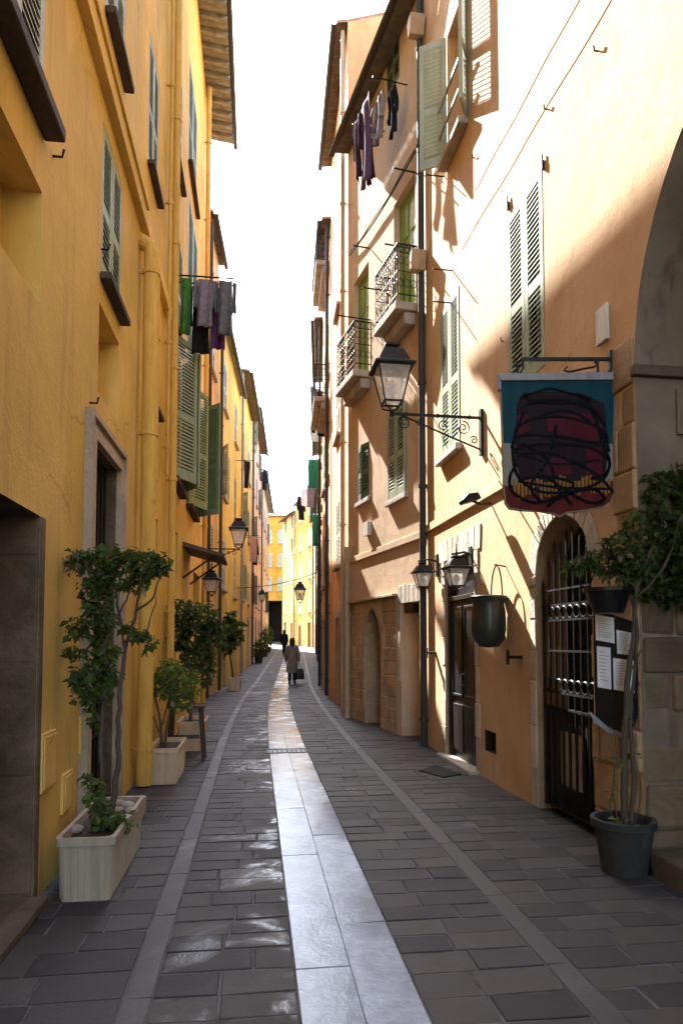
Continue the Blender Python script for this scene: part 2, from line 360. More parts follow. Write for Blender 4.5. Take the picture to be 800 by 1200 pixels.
for (ta, tb) in ((-0.58, -0.45), (1.43, 1.56)):
    y = -4
    while y < 84:
        d = J(0.7, 1.1); slab(bd, ta, tb, y, y + d, 0.001, 0.003, 0.003); y += d
structure(bd.build('paving_band', 'paving_band'))
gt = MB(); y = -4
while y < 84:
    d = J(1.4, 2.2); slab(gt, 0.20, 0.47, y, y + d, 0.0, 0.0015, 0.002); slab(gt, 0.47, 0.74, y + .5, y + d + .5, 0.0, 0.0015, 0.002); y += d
structure(gt.build('gutter_channel', 'gutter_stone_sky_tint'))
# grating across the channel and small drain cover
dg = MB(); y0 = 9.75
for k in range(9): 
    a = 0.16 + k * 0.068; dg.add([SP(a, y0, .004), SP(a + .04, y0, .004), SP(a + .04, y0 + .3, .004), SP(a, y0 + .3, .004), SP(a, y0, -.02), SP(a + .04, y0, -.02), SP(a + .04, y0 + .3, -.02), SP(a, y0 + .3, -.02)], [(0,1,2,3), (0,4,5,1), (1,5,6,2), (2,6,7,3), (3,7,4,0)])
for yy in (y0 - .03, y0 + .3): dg.add([SP(.14, yy, .006), SP(.78, yy, .006), SP(.78, yy + .03, .006), SP(.14, yy + .03, .006), SP(.14, yy, -.02), SP(.78, yy, -.02), SP(.78, yy + .03, -.02), SP(.14, yy + .03, -.02)], [(0,1,2,3), (0,4,5,1), (1,5,6,2), (2,6,7,3), (3,7,4,0)])
tag(centre(dg.build('drain_grate', 'iron'), SP(.45, y0)), 'iron drain grating set across the pale wet gutter strip', 'drain grate')

# ------------------------------------------------------------------ houses
def arch_curve(s0, s1, zs, rise, pointed=False, n=14):
    c = (s0 + s1) / 2; hw = (s1 - s0) / 2; out = []
    for i in range(n + 1):
        if pointed:
            x = -1 + 2 * i / n; ax = abs(x)
            # two arcs meeting at an apex
            k = 1.35; z = math.sqrt(max(0, k * k - (ax + k - 1) ** 2)) / math.sqrt(k * k - (k - 1) ** 2)
            out.append((c + hw * x, zs + rise * z))
        else:
            t = math.pi * (1 - i / n); out.append((c + hw * math.cos(t), zs + rise * math.sin(t)))
    return out
class House:
    def __init__(s, wall, s0, s1, h, mat, label, group, depth=6.0, name='house', zb=-0.3):
        s.w = wall; s.s0 = s0; s.s1 = s1; s.h = h; s.mat = mat; s.holes = []; s.depth = depth; s.zb = zb
        b = wall.pt((s0 + s1) / 2, 0, 0); b.z = gz(b.y)
        s.o = thing(name, b, label, 'house', group)
        s.extra = []
    def hole(s, s0, s1, z0, z1, depth=0.3, back=True, arch=None, rm=0, bm=0):
        s.holes.append(dict(s0=s0, s1=s1, z0=z0, z1=z1, d=depth, back=back, arch=arch, rm=rm, bm=bm))
    def px(s, u0, u1, vt, vb):
        uc = (u0 + u1) / 2; vm = (vt + vb) / 2
        a, b = sorted((s.w.s(u0, vm), s.w.s(u1, vm))); return a, b, s.w.z(uc, vb), s.w.z(uc, vt)
    def part(s, mb, name, mats, parent=None, **k): return mb.build(name, mats, parent or s.o, **k)
    def finish(s, mats=None):
        W = s.w; mb = MB(); mats = mats or [s.mat]
        S = sorted(set([s.s0, s.s1] + [h[k] for h in s.holes for k in ('s0', 's1')])); Z = sorted(set([s.zb, s.h] + [h[k] for h in s.holes for k in ('z0', 'z1')]))
        S = [x for x in S if s.s0 <= x <= s.s1]; Z = [z for z in Z if s.zb <= z <= s.h]
        for i in range(len(S) - 1):
            for j in range(len(Z) - 1):
                sc, zc = (S[i] + S[i+1]) / 2, (Z[j] + Z[j+1]) / 2
                if any(h['s0'] < sc < h['s1'] and h['z0'] < zc < h['z1'] for h in s.holes): continue
                mb.quad(W.pt(S[i], 0, Z[j]), W.pt(S[i+1], 0, Z[j]), W.pt(S[i+1], 0, Z[j+1]), W.pt(S[i], 0, Z[j+1]))
        for h in s.holes:
            a0, a1, z0, z1, d, rm = h['s0'], h['s1'], h['z0'], h['z1'], h['d'], h['rm']
            if h['arch']:
                cv = h['arch']; zs = cv[0][1]; k = len(cv) // 2
                for i in range(len(cv) - 1):
                    cs = a0 if i < k else a1
                    mb.quad(W.pt(*cv[i][:1], 0, cv[i][1]), W.pt(cv[i+1][0], 0, cv[i+1][1]), W.pt(cs, 0, z1))
                    mb.quad(W.pt(cv[i][0], 0, cv[i][1]), W.pt(cv[i+1][0], 0, cv[i+1][1]), W.pt(cv[i+1][0], -d, cv[i+1][1]), W.pt(cv[i][0], -d, cv[i][1]), m=rm)
                ap = cv[k]; mb.quad(W.pt(a0, 0, z1), W.pt(ap[0], 0, ap[1]), W.pt(a1, 0, z1))
                zj = zs
                if h['back']: mb.add([W.pt(x, -d, z) for x, z in [(a0, z0)] + cv + [(a1, z0)]], [tuple(range(len(cv) + 2))], h['bm'])
            else:
                zj = z1; mb.quad(W.pt(a0, 0, z1), W.pt(a1, 0, z1), W.pt(a1, -d, z1), W.pt(a0, -d, z1), m=rm)
                if h['back']: mb.quad(W.pt(a0, -d, z0), W.pt(a1, -d, z0), W.pt(a1, -d, z1), W.pt(a0, -d, z1), m=h['bm'])
            mb.quad(W.pt(a0, 0, z0), W.pt(a0, 0, zj), W.pt(a0, -d, zj), W.pt(a0, -d, z0), m=rm)
            mb.quad(W.pt(a1, 0, z0), W.pt(a1, 0, zj), W.pt(a1, -d, zj), W.pt(a1, -d, z0), m=rm)
            mb.quad(W.pt(a0, 0, z0), W.pt(a1, 0, z0), W.pt(a1, -d, z0), W.pt(a0, -d, z0), m=rm)
        D = -s.depth
        for a in (s.s0, s.s1): mb.quad(W.pt(a, 0, s.zb), W.pt(a, D, s.zb), W.pt(a, D, s.h), W.pt(a, D / 2, s.h - D / 2 * 0.30 - 0.02), W.pt(a, 0, s.h))
        mb.quad(W.pt(s.s0, D, s.zb), W.pt(s.s1, D, s.zb), W.pt(s.s1, D, s.h), W.pt(s.s0, D, s.h))
        s.part(mb, 'wall', mats)
    def roof(s, over=0.5, mat='eave_beige', gut='pipe_grey', slope=0.30, pitch=0.22, thick=0.07, near=0.0, far=0.0, gr=0.07, rib=0.035):
        W = s.w; mb = MB(); n = int((s.s1 + far - s.s0 + near) / (pitch / 6)); A0 = s.s0 - near; A1 = s.s1 + far
        rows = [(over, s.h - over * 0.12), (0.0, s.h + 0.0), (-s.depth / 2, s.h + s.depth / 2 * slope), (-s.depth - 0.3, s.h - 0.1)]
        for side in (0, 1):
            k = len(mb.v)
            for (b, z) in rows:
                for i in range(n + 1):
                    a = A0 + (A1 - A0) * i / n; wz = rib * abs(math.sin(math.pi * (a - A0) / pitch))
                    mb.v.append(W.pt(a, b, z + wz + thick * side))
            for r in range(len(rows) - 1):
                for i in range(n): mb.f.append([k + r * (n+1) + i, k + r * (n+1) + i + 1, k + (r+1) * (n+1) + i + 1, k + (r+1) * (n+1) + i]); mb.mi.append(side)
        half = 4 * (n + 1)
        for r in range(len(rows) - 1):
            for i in (0, n):
                mb.f.append([r * (n+1) + i, (r+1) * (n+1) + i, half + (r+1) * (n+1) + i, half + r * (n+1) + i]); mb.mi.append(1)
        for i in range(n): mb.f.append([i, i + 1, half + i + 1, half + i]); mb.mi.append(1)
        if rib > .05:
            a = A0 + pitch / 2
            while a < A1:
                for (bA, zA, bB, zB) in ((over, rows[0][1], 0, rows[1][1]),):
                    vs = [W.pt(a + da, b_, z_ + dz_) for b_, z_ in ((bA, zA), (bB, zB)) for da, dz_ in ((-.045, -.035), (.045, -.035), (.045, rib), (-.045, rib))]
                    mb.add(vs, [(0, 1, 2, 3), (4, 5, 6, 7), (0, 1, 5, 4), (1, 2, 6, 5), (3, 0, 4, 7)], 0)
                a += pitch
        ro = s.part(mb, 'roof', [mat, 'tile_terracotta'])
        if gut:
            g = MB(); zg = s.h - over * 0.12 - 0.01
            prof = [(gr * math.cos(t), gr * math.sin(t)) for t in [math.pi + math.pi * i / 8 for i in range(9)]]
            prof += [(x * 0.88, z * 0.88) for x, z in prof[::-1]]
            k = 0; npf = len(prof)
            for a in (A0 - .02, A1 + .02):
                for x, z in prof: g.v.append(W.pt(a, over + gr + x, zg + z))
            for i in range(npf): g.f.append([i, (i+1) % npf, npf + (i+1) % npf, npf + i]); g.mi.append(0)
            g.f.append(list(range(npf))); g.mi.append(0); g.f.append(list(range(npf, 2*npf))); g.mi.append(0)
            s.part(g, 'gutter', gut, ro, smooth=False)
        s.ro = ro; return ro
    # --- shutters and windows
    def leaf(s, hs, side, z0, z1, wd, ang, mat, parent, b=0.0, slat=0.055, mid=True):
        W = s.w; a = R(ang); ea = W.ea * (side * math.cos(a)) + W.eb * math.sin(a); eb = W.ea * (-side * math.sin(a)) + W.eb * math.cos(a)
        fr = Frame(W.pt(hs, b, 0), ea, eb); mb = MB(); st = min(0.085, wd * 0.17); th = 0.035
        mb.box(fr, 0.004, st, 0, th, z0, z1); mb.box(fr, wd - st, wd - 0.004, 0, th, z0, z1)
        rails = [(z0, z0 + 0.13), (z1 - 0.09, z1)]
        if mid: zm = z0 + (z1 - z0) * 0.42; rails.append((zm, zm + 0.10))
        for p, q in rails: mb.box(fr, st, wd - st, 0.002, th - 0.002, p, q)
        rails.sort()
        for i in range(len(rails) - 1):
            za, zb = rails[i][1], rails[i+1][0]; n = max(1, int((zb - za) / slat)); dz = (zb - za) / n
            for j in range(n):
                z = za + j * dz; vs = [fr.pt(x, bb, zz) for x in (st, wd - st) for bb, zz in ((th * 0.95, z + dz * .06), (th * 0.95, z + dz * .06 + .012), (0.004, z + dz * 0.80), (0.004, z + dz * 0.80 + .010))]
                mb.add(vs, [(0, 1, 3, 2), (4, 6, 7, 5), (0, 4, 5, 1), (2, 3, 7, 6), (1, 5, 7, 3), (0, 2, 6, 4)])
        return s.part(mb, 'shutter', mat, parent)
    def window(s, s0, s1, z0, z1, mode='closed', mat='shutter_green', sill='dark_sill', depth=0.28, angs=(0, 0), sill_out=0.14, sill_h=0.09, rm=0, hole=True, slat=0.055, sill_ext=0.08, proud=-0.035):
        W = s.w
        if hole: s.hole(s0, s1, z0, z1, depth, back=False, rm=rm)
        mb = MB(); d = depth; t = 0.05
        mb.box(W, s0, s0 + t, -d, -d + .06, z0, z1); mb.box(W, s1 - t, s1, -d, -d + .06, z0, z1); mb.box(W, s0 + t, s1 - t, -d, -d + .06, z1 - t, z1); mb.box(W, s0 + t, s1 - t, -d, -d + .06, z0, z0 + t)
        c = (s0 + s1) / 2; mb.box(W, c - .035, c + .035, -d + .003, -d + .063, z0 + t, z1 - t)
        for k in (0.35, 0.68): zz = z0 + (z1 - z0) * k; mb.box(W, s0 + t, s1 - t, -d + .012, -d + .045, zz - .015, zz + .015)
        wo = s.part(mb, 'window', 'cream_metal' if mode != 'door' else mat)
        pn = MB(); pn.box(W, s0 + .01, s1 - .01, -d + .010, -d + .022, z0 + .01, z1 - .01); s.part(pn, 'pane', 'window_glass', wo)
        wd = (s1 - s0) / 2
        if mode == 'closed':
            s.leaf(s0, 1, z0 + .005, z1 - .005, wd - .003, angs[0], mat, wo, proud, slat); s.leaf(s1, -1, z0 + .005, z1 - .005, wd - .003, angs[1], mat, wo, proud, slat)
        elif mode == 'open':
            s.leaf(s0, 1, z0 + .005, z1 - .005, wd, angs[0], mat, wo, 0.02, slat); s.leaf(s1, -1, z0 + .005, z1 - .005, wd, angs[1], mat, wo, 0.02, slat)
        if sill:
            sl = MB(); sl.box(W, s0 - sill_ext, s1 + sill_ext, 0.002, sill_out, z0 - sill_h, z0 - .002); s.part(sl, 'sill', sill, wo, bevel=0.012)
        return wo
    def pxwin(s, u0, u1, vt, vb, *a, **k): 
        r = s.px(u0, u1, vt, vb); return s.window(*r, *a, **k)
    def pipe(s, sa, z0, z1, r, mat, b=None, name='downpipe', collars=True, kick=False):
        W = s.w; b = b or r + 0.05; mb = MB(); pts = [W.pt(sa, b, z0), W.pt(sa, b, z1)]
        if kick: pts += [W.pt(sa, b - 0.02, z1 + .08), W.pt(sa, -0.02, z1 + .16)]
        mb.tube(pts, r, 14)
        if collars:
            z = z0 + 0.4
            while z < z1 - .2:
                mb.tube([W.pt(sa, b, z - .025), W.pt(sa, b, z + .025)], r + 0.014, 14); mb.box(W, sa - .012, sa + .012, 0.003, b, z - .012, z + .012); z += J(1.5, 2.1)
        return s.part(mb, name, mat, smooth=False, normals=True)
    def rail(s, sa, z, out, n=1, drop_brace=True, r=0.014):
        W = s.w; mb = MB(); mb.tube([W.pt(sa, 0.002, z), W.pt(sa, out, z)], r, 8)
        if drop_brace: mb.tube([W.pt(sa, 0.002, z - 0.25), W.pt(sa, out * 0.55, z)], r * 0.8, 8)
        return s.part(mb, 'drying_rail', 'iron')
def stones(mb, W, s0, s1, z0, z1, b0, hc=0.3, wmin=0.25, wmax=0.5, skip=None, m=0, jit=0.012):
    z = z0
    while z < z1 - 0.02:
        h = min(J(0.8, 1.2) * hc, z1 - z); h = z1 - z if z1 - z - h < 0.08 else h; a = s0
        while a < s1 - 0.02:
            wd = J(wmin, wmax); wd = s1 - a if s1 - a - wd < wmin * 0.5 else wd
            g = J(.004, .010); o = b0 + J(-jit, jit)
            if not (skip and skip(a, a + wd, z, z + h)):
                e = lambda: J(-.006, .006)
                vs = []
                for b in (-0.06, o):
                    vs += [W.pt(a + g + e(), b, z + g + e()), W.pt(a + wd - g + e(), b, z + g + e()), W.pt(a + wd - g + e(), b, z + h - g + e()), W.pt(a + g + e(), b, z + h - g + e())]
                mb.add(vs, [(3, 2, 1, 0), (4, 5, 6, 7), (0, 1, 5, 4), (1, 2, 6, 5), (2, 3, 7, 6), (3, 0, 4, 7)], m)
            a += wd
        z += h

LWd = Vector((-0.125, 1, 0)).normalized()
LG, RG = 'houses along the left side of the street', 'houses along the right side of the street'
WL = Wall(-1.345 + 0.125 * 8, -8, -1.345 - 0.125 * 19.2, 19.2, 1)
ls = lambda Y: (Y + 8) / 0.992                           # street Y -> s on the left wall
# ---- near left house
H1 = House(WL, 0, WL.s(160, 500), 15.45, 'yellow_ochre', 'near yellow ochre house with stone doorway and plastered-up niches, first on the left', LG)
s1 = WL.s(43, 800); ztop = WL.z(46, 604)
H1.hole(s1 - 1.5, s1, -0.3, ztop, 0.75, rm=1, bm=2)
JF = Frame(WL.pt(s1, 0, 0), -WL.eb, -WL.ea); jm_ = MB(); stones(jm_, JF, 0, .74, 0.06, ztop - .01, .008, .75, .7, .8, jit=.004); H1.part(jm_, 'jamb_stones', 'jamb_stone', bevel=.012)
jb = MB(); jb.box(WL, s1 + 0.003, s1 + 0.085, -0.05, 0.012, 0.002, ztop); H1.part(jb, 'door_jamb', 'jamb_stone', bevel=0.008)
st = MB(); st.box(WL, s1 - 1.5, s1 - .003, -0.75, 0.10, 0.0, 0.055); H1.part(st, 'threshold', 'jamb_stone', bevel=0.01)
# niche and windows, first column
sa = WL.s(48, 300)
zt, zb = WL.z(24, 172), WL.z(24, 322); H1.hole(sa - 1.0, sa, zb, zt, 0.22)
zw = WL.z(30, 95)
H1.window(sa - 1.0, sa - .02, zw, zw + 2.0, 'closed', 'shutter_pale', 'dark_sill', sill_out=.13, sill_h=.09, sill_ext=.04, depth=.22)
# second column
sa, sb = WL.s(117, 300), WL.s(142, 300)
H1.hole(sa + .02, sb - .02, WL.z(128, 480), WL.z(128, 378), 0.25)
H1.window(sa + .04, sb, WL.z(132, 352), WL.z(132, 178), 'closed', 'shutter_grey_green', sill_out=.10, sill_h=.07, sill_ext=.03)
z2 = WL.z(140, 76); H1.window(sa + .04, sb, z2, z2 + 1.7, 'closed', 'shutter_grey_green', sill_out=.10, sill_h=.07, sill_ext=.03)
# framed doorway with iron grille
d0, d1, _, dt = H1.px(104, 135, 530, 800)
H1.hole(d0, d1, -0.3, dt, 0.34, back=True, rm=1, bm=2)
fr = MB()
for k, (o, bb) in enumerate(((0.0, 0.05), (0.09, 0.03), (0.15, 0.065))):
    wq = (0.09, 0.06, 0.05)[k]
    fr.box(WL, d1 + o + .002, d1 + o + wq, -0.03, bb, 0, dt + o + wq); fr.box(WL, d0 - o - wq, d0 - o - .002, -0.03, bb, 0, dt + o + wq)
    fr.box(WL, d0 - o, d1 + o, -0.03, bb, dt + o + .002, dt + o + wq)
H1.part(fr, 'door_surround', 'frame_stone')
gr = MB(); zb_ = 0.05
for k in range(7): a = d0 + (d1 - d0) * (k + .5) / 7; gr.tube([WL.pt(a, -.09, zb_), WL.pt(a, -.09, dt)], .011, 6)
for zz in (0.1, 0.75, 1.25, 1.75, 2.25, 2.4): 
    if zz < dt: gr.box(WL, d0, d1, -.105, -.075, zz - .018, zz + .018)
H1.part(gr, 'door_grille', 'iron')
# string course and meter boxes
zc = WL.z(131, 136)
sc_ = MB(); sc_.box(WL, 0, WL.s(160, 500), -.02, .085, zc - .09, zc + .09); sc_.box(WL, 0, WL.s(160, 500), -.02, .11, zc + .09, zc + .125); H1.part(sc_, 'string_course', 'yellow_ochre', bevel=.008)
for (u0, u1, vt, vb) in ((46, 62, 858, 925), (71, 82, 905, 950), (92, 103, 838, 880)):
    r = H1.px(u0, u1, vt, vb); q = MB(); q.box(WL, r[0], r[1], -.02, .022, r[2], r[3]); q.box(WL, r[0] + .02, r[1] - .02, .022, .030, r[2] + .02, r[3] - .02); H1.part(q, 'meter_cabinet', 'yellow_ochre', bevel=.004)
for (u, v) in ((62, 183), (105, 472), (119, 292)):
    a, z = WL.at(u, v); q = MB(); q.tube([WL.pt(a, 0, z), WL.pt(a, .06, z), WL.pt(a, .07, z + .05)], .009, 6); H1.part(q, 'shutter_hook', 'iron')
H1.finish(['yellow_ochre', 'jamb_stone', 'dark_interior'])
# ---- second left house
sB = H1.s1; sE = ls(18.2)
H2 = House(WL, sB + .003, sE, 15.45, 'yellow_warm', 'tall yellow house with deep eave, fat painted drainpipes and green shutters', LG)
H2.pipe(WL.s(159, 600) , 0.02, WL.z(160, 284), .085, 'pipe_yellow', kick=True)
H2.pipe(WL.s(174, 500), WL.z(174, 600), WL.z(174, 300), .035, 'pipe_yellow')
H2.pipe(WL.s(196, 400), 0.02, 15.2, .055, 'pipe_yellow'); H2.pipe(WL.s(191, 400), WL.z(191, 560), 15.2, .03, 'pipe_yellow')
H2.pipe(WL.s(238, 300), 0.02, 15.2, .06, 'pipe_yellow')
for (u0, u1, vt, vb, md, mt) in ((174, 186, 340, 478, 'closed', 'shutter_grey_green'), (174, 186, 60, 218, 'closed', 'shutter_grey_green'),
                                 (203, 214, 270, 398, 'closed', 'shutter_grey_green'), (220, 231, 250, 440, 'closed', 'shutter_green'), (203, 214, 60, 200, 'closed', 'shutter_pale'), (221, 231, 95, 225, 'closed', 'shutter_grey_green')):
    H2.pxwin(u0, u1, vt, vb, md, mt, sill_out=.09, sill_h=.06, sill_ext=.04)
H2.pxwin(200.5, 211.5, 405, 570, 'open', 'shutter_grey_green', 'dark_sill', angs=(28, 32))
H2.pxwin(219, 227.5, 462, 600, 'open', 'shutter_green', 'dark_sill', angs=(24, 46))
for (u0, u1, vt, vb, dd) in ((173, 182, 503, 556, .22),):
    r = H2.px(u0, u1, vt, vb); H2.hole(*r, dd)
for (u0, u1, vt) in ((170, 184, 600), (198, 207.5, 618), (226, 233, 672)):
    r = H2.px(u0, u1, vt, 800); H2.hole(r[0], r[1], -.3, r[3], .22)
    if u0 > 190:
        q = MB(); W = WL; q.box(W, r[0], r[1], -.20, -.15, 0.01, r[3] - .003)
        for k in (0.12, 0.55): q.box(W, r[0] + .12, r[1] - .12, -.15, -.138, r[3] * k + .05, r[3] * (k + .36))
        H2.part(q, 'door', 'dark_wood')
    else:
        q = MB(); q.box(WL, r[0], r[1], -.20, -.15, .01, 1.35); H2.part(q, 'door', 'dark_wood')
sc_ = MB(); zc2 = zc; sc_.box(WL, H2.s0 + .003, WL.s(196, 400) - .12, -.02, .085, zc2 - .09, zc2 + .09); H2.part(sc_, 'string_course', 'yellow_warm', bevel=.008)
a0 = aL0 = WL.s(203, 322); H2.rail(a0, WL.z(203, 322), 0.95, drop_brace=False); H2.rail(a0 + .22, WL.z(203, 322), 0.95, drop_brace=False) 
zr = WL.z(203, 322)
# little tiled canopy beside the lamp
ca, cz = WL.at(214, 642); cz -= .1
q = MB(); q.prism(Frame(WL.pt(ca, 0, cz), WL.eb, WL.ea), [(0.0, .22), (.75, 0), (.75, -.06), (0, .14)], 0, 1.5, 0); q.tube([WL.pt(ca + .05, 0, cz - .45), WL.pt(ca + .05, .6, cz)], .018, 6, 1); q.tube([WL.pt(ca + 1.45, 0, cz - .45), WL.pt(ca + 1.45, .6, cz)], .018, 6, 1)
H2.part(q, 'canopy', ['shelf_wood', 'iron'])
H2.finish()
H2.roof(over=.62, near=H1.s1 - 0.0, mat='eave_beige', far=.12, pitch=.40, gr=.06, rib=.075)

# ---- generic far houses
def mesh_far(wallpts, specs, side, group):
    out = []
    for (p0, p1, h, mat, label, shut, cols, over, floors, em) in specs:
        W = Wall(p0[0], p0[1], p1[0], p1[1], side); L = W.L; gz0 = gz(p0[1])
        H = House(W, 0, L - .003, h, mat, label, group)
        for ci in range(cols):
            a = L * (ci + .5) / cols
            for fi, zf in enumerate(floors):
                if zf + 1.6 > h - .3: continue
                ww = 0.48; md = random.choice(['closed', 'closed', 'closed', 'open'] if side > 0 else ['closed']); an = (0, 0) if md == 'closed' else (J(140, 172), J(150, 174))
                H.window(a - ww, a + ww, zf + gz0, zf + gz0 + 1.65, md, random.choice(shut), 'light_sill', angs=an, slat=.09, depth=.2, sill_out=.1)
            dh = J(2.1, 2.5) + gz0; H.hole(a - .5, a + .5, gz0 - .3, dh, .22, back=False)
            q = MB(); q.box(W, a - .5, a + .5, -.22, -.17, gz0, dh - .002)
            for sgn in (-1, 1): q.box(W, a + sgn * .25 - .18, a + sgn * .25 + .18, -.17, -.155, gz0 + .2, dh - .3)
            H.part(q, 'door', random.choice(['dark_wood', 'shutter_dark', 'dark_wood']))
            q = MB(); q.box(W, a - .62, a - .503, -.02, .03, gz0, dh); q.box(W, a + .503, a + .62, -.02, .03, gz0, dh); q.box(W, a - .62, a + .62, -.02, .035, dh + .002, dh + .14); H.part(q, 'door_surround', 'frame_stone', bevel=.006)
        H.pipe(.15, gz0 + .05, h - .1, .05, em); H.finish(); H.roof(over=over, mat=random.choice(['eave_brown', 'eave_beige']), gut='pipe_grey')
        out.append(H)
    return out
lp = lambda Y: (-3.744 - 0.063 * (Y - 19.2), Y) if Y <= 36 else (-4.80 - 0.069 * (Y - 36), Y)
FL = [3.3, 6.4, 9.4]
LH = mesh_far(None, [
    (lp(18.205), lp(21.0), 13.4, 'orange_warm', 'orange ochre house past the tall eave with a dark brown drainpipe', ['shutter_pale', 'shutter_grey_green'], 1, .15, FL, 'pipe_grey'),
    (lp(21.003), lp(29), 12.1, 'yellow_bright', 'bright yellow house behind the hanging lamp on the left', ['shutter_pale', 'shutter_grey_green', 'shutter_green'], 2, .15, FL, 'pipe_grey'),
    (lp(29.003), lp(36), 13.3, 'yellow_warm', 'narrow golden house with grey roof edge beyond the bright yellow one', ['shutter_grey_green', 'shutter_dark'], 2, .4, FL, 'zinc'),
    (lp(36.003), lp(46), 14.2, 'salmon', 'salmon house far down the left with dark laundry high up', ['shutter_dark', 'shutter_grey_green'], 3, .4, FL + [12.0], 'pipe_grey'),
    (lp(46.003), lp(61), 13.0, 'peach', 'last peach house on the left before the dark passage', ['shutter_dark', 'shutter_pale'], 4, .35, FL, 'pipe_grey')], 1, LG)
# ---- near right house
rx = lambda Y: 2.84 - 0.147 * Y
WR = Wall(rx(-8), -8, rx(10.5), 10.5, -1)
H3 = House(WR, 0, WR.L - .003, 14.5, 'apricot', 'near apricot house with stone archway, iron gate and lamp, first on the right', RG)
W = WR; kr = 1 / math.cos(math.atan(0.147)); rs = lambda Y: (Y + 8) * kr
# big arched passage
a1 = W.s(743, 420); zs = W.z(744, 425); half = 1.77; a0 = a1 - 2 * half
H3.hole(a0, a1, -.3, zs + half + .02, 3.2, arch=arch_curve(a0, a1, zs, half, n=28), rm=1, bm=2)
# gate opening with pointed arch
g0, g1 = W.s(695, 800), W.s(629, 800); gzs = W.z(660, 668); grise = W.z(660, 600) - gzs
gate_cv = arch_curve(g0, g1, gzs, grise, True, 16)
H3.hole(g0, g1, -.3, gzs + grise + .02, .30, arch=gate_cv, rm=2, bm=3)
# windows
H3.pxwin(595, 637, 222, 448, 'closed', 'shutter_grey_green', None, proud=-.030, depth=.2, slat=.052)
for (u, v) in ((596, 240), (637, 192)):
    a, z = W.at(u, v); q = MB(); q.box(W, a - .012, a + .012, .002, .03, z - .06, z + .03); q.tube([W.pt(a, .02, z), W.pt(a, .02, z + .09)], .009, 6); H3.part(q, 'hinge_pin', 'iron')
H3.pxwin(517, 538.5, 350, 530, 'closed', 'shutter_grey_green', 'light_sill', sill_out=.09, proud=-.025, depth=.2, slat=.052)
r = H3.px(524, 546, 10, 168); H3.window(*r, 'open', 'shutter_pale', 'light_sill', angs=(150, 122), slat=.06, depth=.3)
fb = MB(); fb.box(W, r[0] - .05, r[1] + .05, .10, .13, r[2] + .75, r[2] + .79); H3.part(fb, 'window_bar', 'shutter_pale'); fb = MB(); fb.box(W, r[0] - .05, r[1] + .05, .10, .13, r[2] + .35, r[2] + .38); H3.part(fb, 'window_bar', 'shutter_pale')
r2 = H3.px(572, 600, -330, -60)
H3.window(*r2, 'closed', 'shutter_pale', 'light_sill', slat=.06)
# door with stone surround and lintel
d0, d1, _, dt = H3.px(522, 556, 652, 800)
H3.hole(d0, d1, -.3, dt, .30, back=False, rm=2)
WW = WR; W = Wall(rx(-8), -8, rx(10.5), 10.5, -1); W.o = WR.pt(0, .14, 0)
dm = MB(); dz = dt - .50
dm.box(W, d0, d0 + .09, -.27, -.17, .04, dt - .003); dm.box(W, d1 - .09, d1, -.27, -.17, .04, dt - .003); dm.box(W, d0 + .09, d1 - .09, -.27, -.17, dt - .08, dt - .003); dm.box(W, d0 + .09, d1 - .09, -.27, -.16, dz - .06, dz)
dm.box(W, d0 + .09, d1 - .09, -.24, -.20, .04, dz - .06)
cw = (d1 - d0) / 2 + d0
for (p, q2) in ((d0 + .14, cw - .04), (cw + .04, d1 - .14)):
    dm.box(W, p, q2, -.2, -.185, .14, .75); dm.box(W, p, p + .035, -.2, -.18, .85, dz - .14); dm.box(W, q2 - .035, q2, -.2, -.18, .85, dz - .14); dm.box(W, p + .035, q2 - .035, -.2, -.18, .85, .885); dm.box(W, p + .035, q2 - .035, -.2, -.18, dz - .175, dz - .14)
dO = H3.part(dm, 'door', 'dark_wood', bevel=.005)
gp = MB(); gp.box(W, d0 + .09, d1 - .09, -.235, -.225, dz, dt - .08)
for (p, q2) in ((d0 + .175, cw - .075), (cw + .075, d1 - .175)): gp.box(W, p, q2, -.2, -.195, .885, dz - .175)
H3.part(gp, 'pane', 'window_glass', dO)
hd = MB(); hd.tube([W.pt(cw - .06, -.185, 1.02), W.pt(cw - .06, -.13, 1.02), W.pt(cw - .06, -.13, 1.16), W.pt(cw - .06, -.185, 1.16)], .011, 6); H3.part(hd, 'handle', 'zinc', dO)
W = WW
ss = MB()
for (p, q2) in ((d0 - .17, d0 - .003), (d1 + .003, d1 + .17)): stones(ss, W, p, q2, .0, dt, .012, .42, .3, .4, m=0, jit=.006)
n = 8; lw = (d1 - d0) + .42
for k in range(n):
    p = d0 - .21 + lw * k / n; ss.prism(W, [(p + .006 + (k - n/2) * .008, dt + .004), (p + lw / n - .004 + (k + 1 - n/2) * .008, dt + .004), (p + lw / n - .004 + (k + 1 - n/2) * .016, dt + .30), (p + .006 + (k - n/2) * .016, dt + .30)], -.05, .014 + J(-.004, .004))
H3.part(ss, 'door_surround', 'pale_stone', bevel=.006)
th = MB(); th.box(W, d0 - .1, d1 + .1, -.28, .12, -.02, .04); H3.part(th, 'threshold', 'pale_stone', bevel=.01)
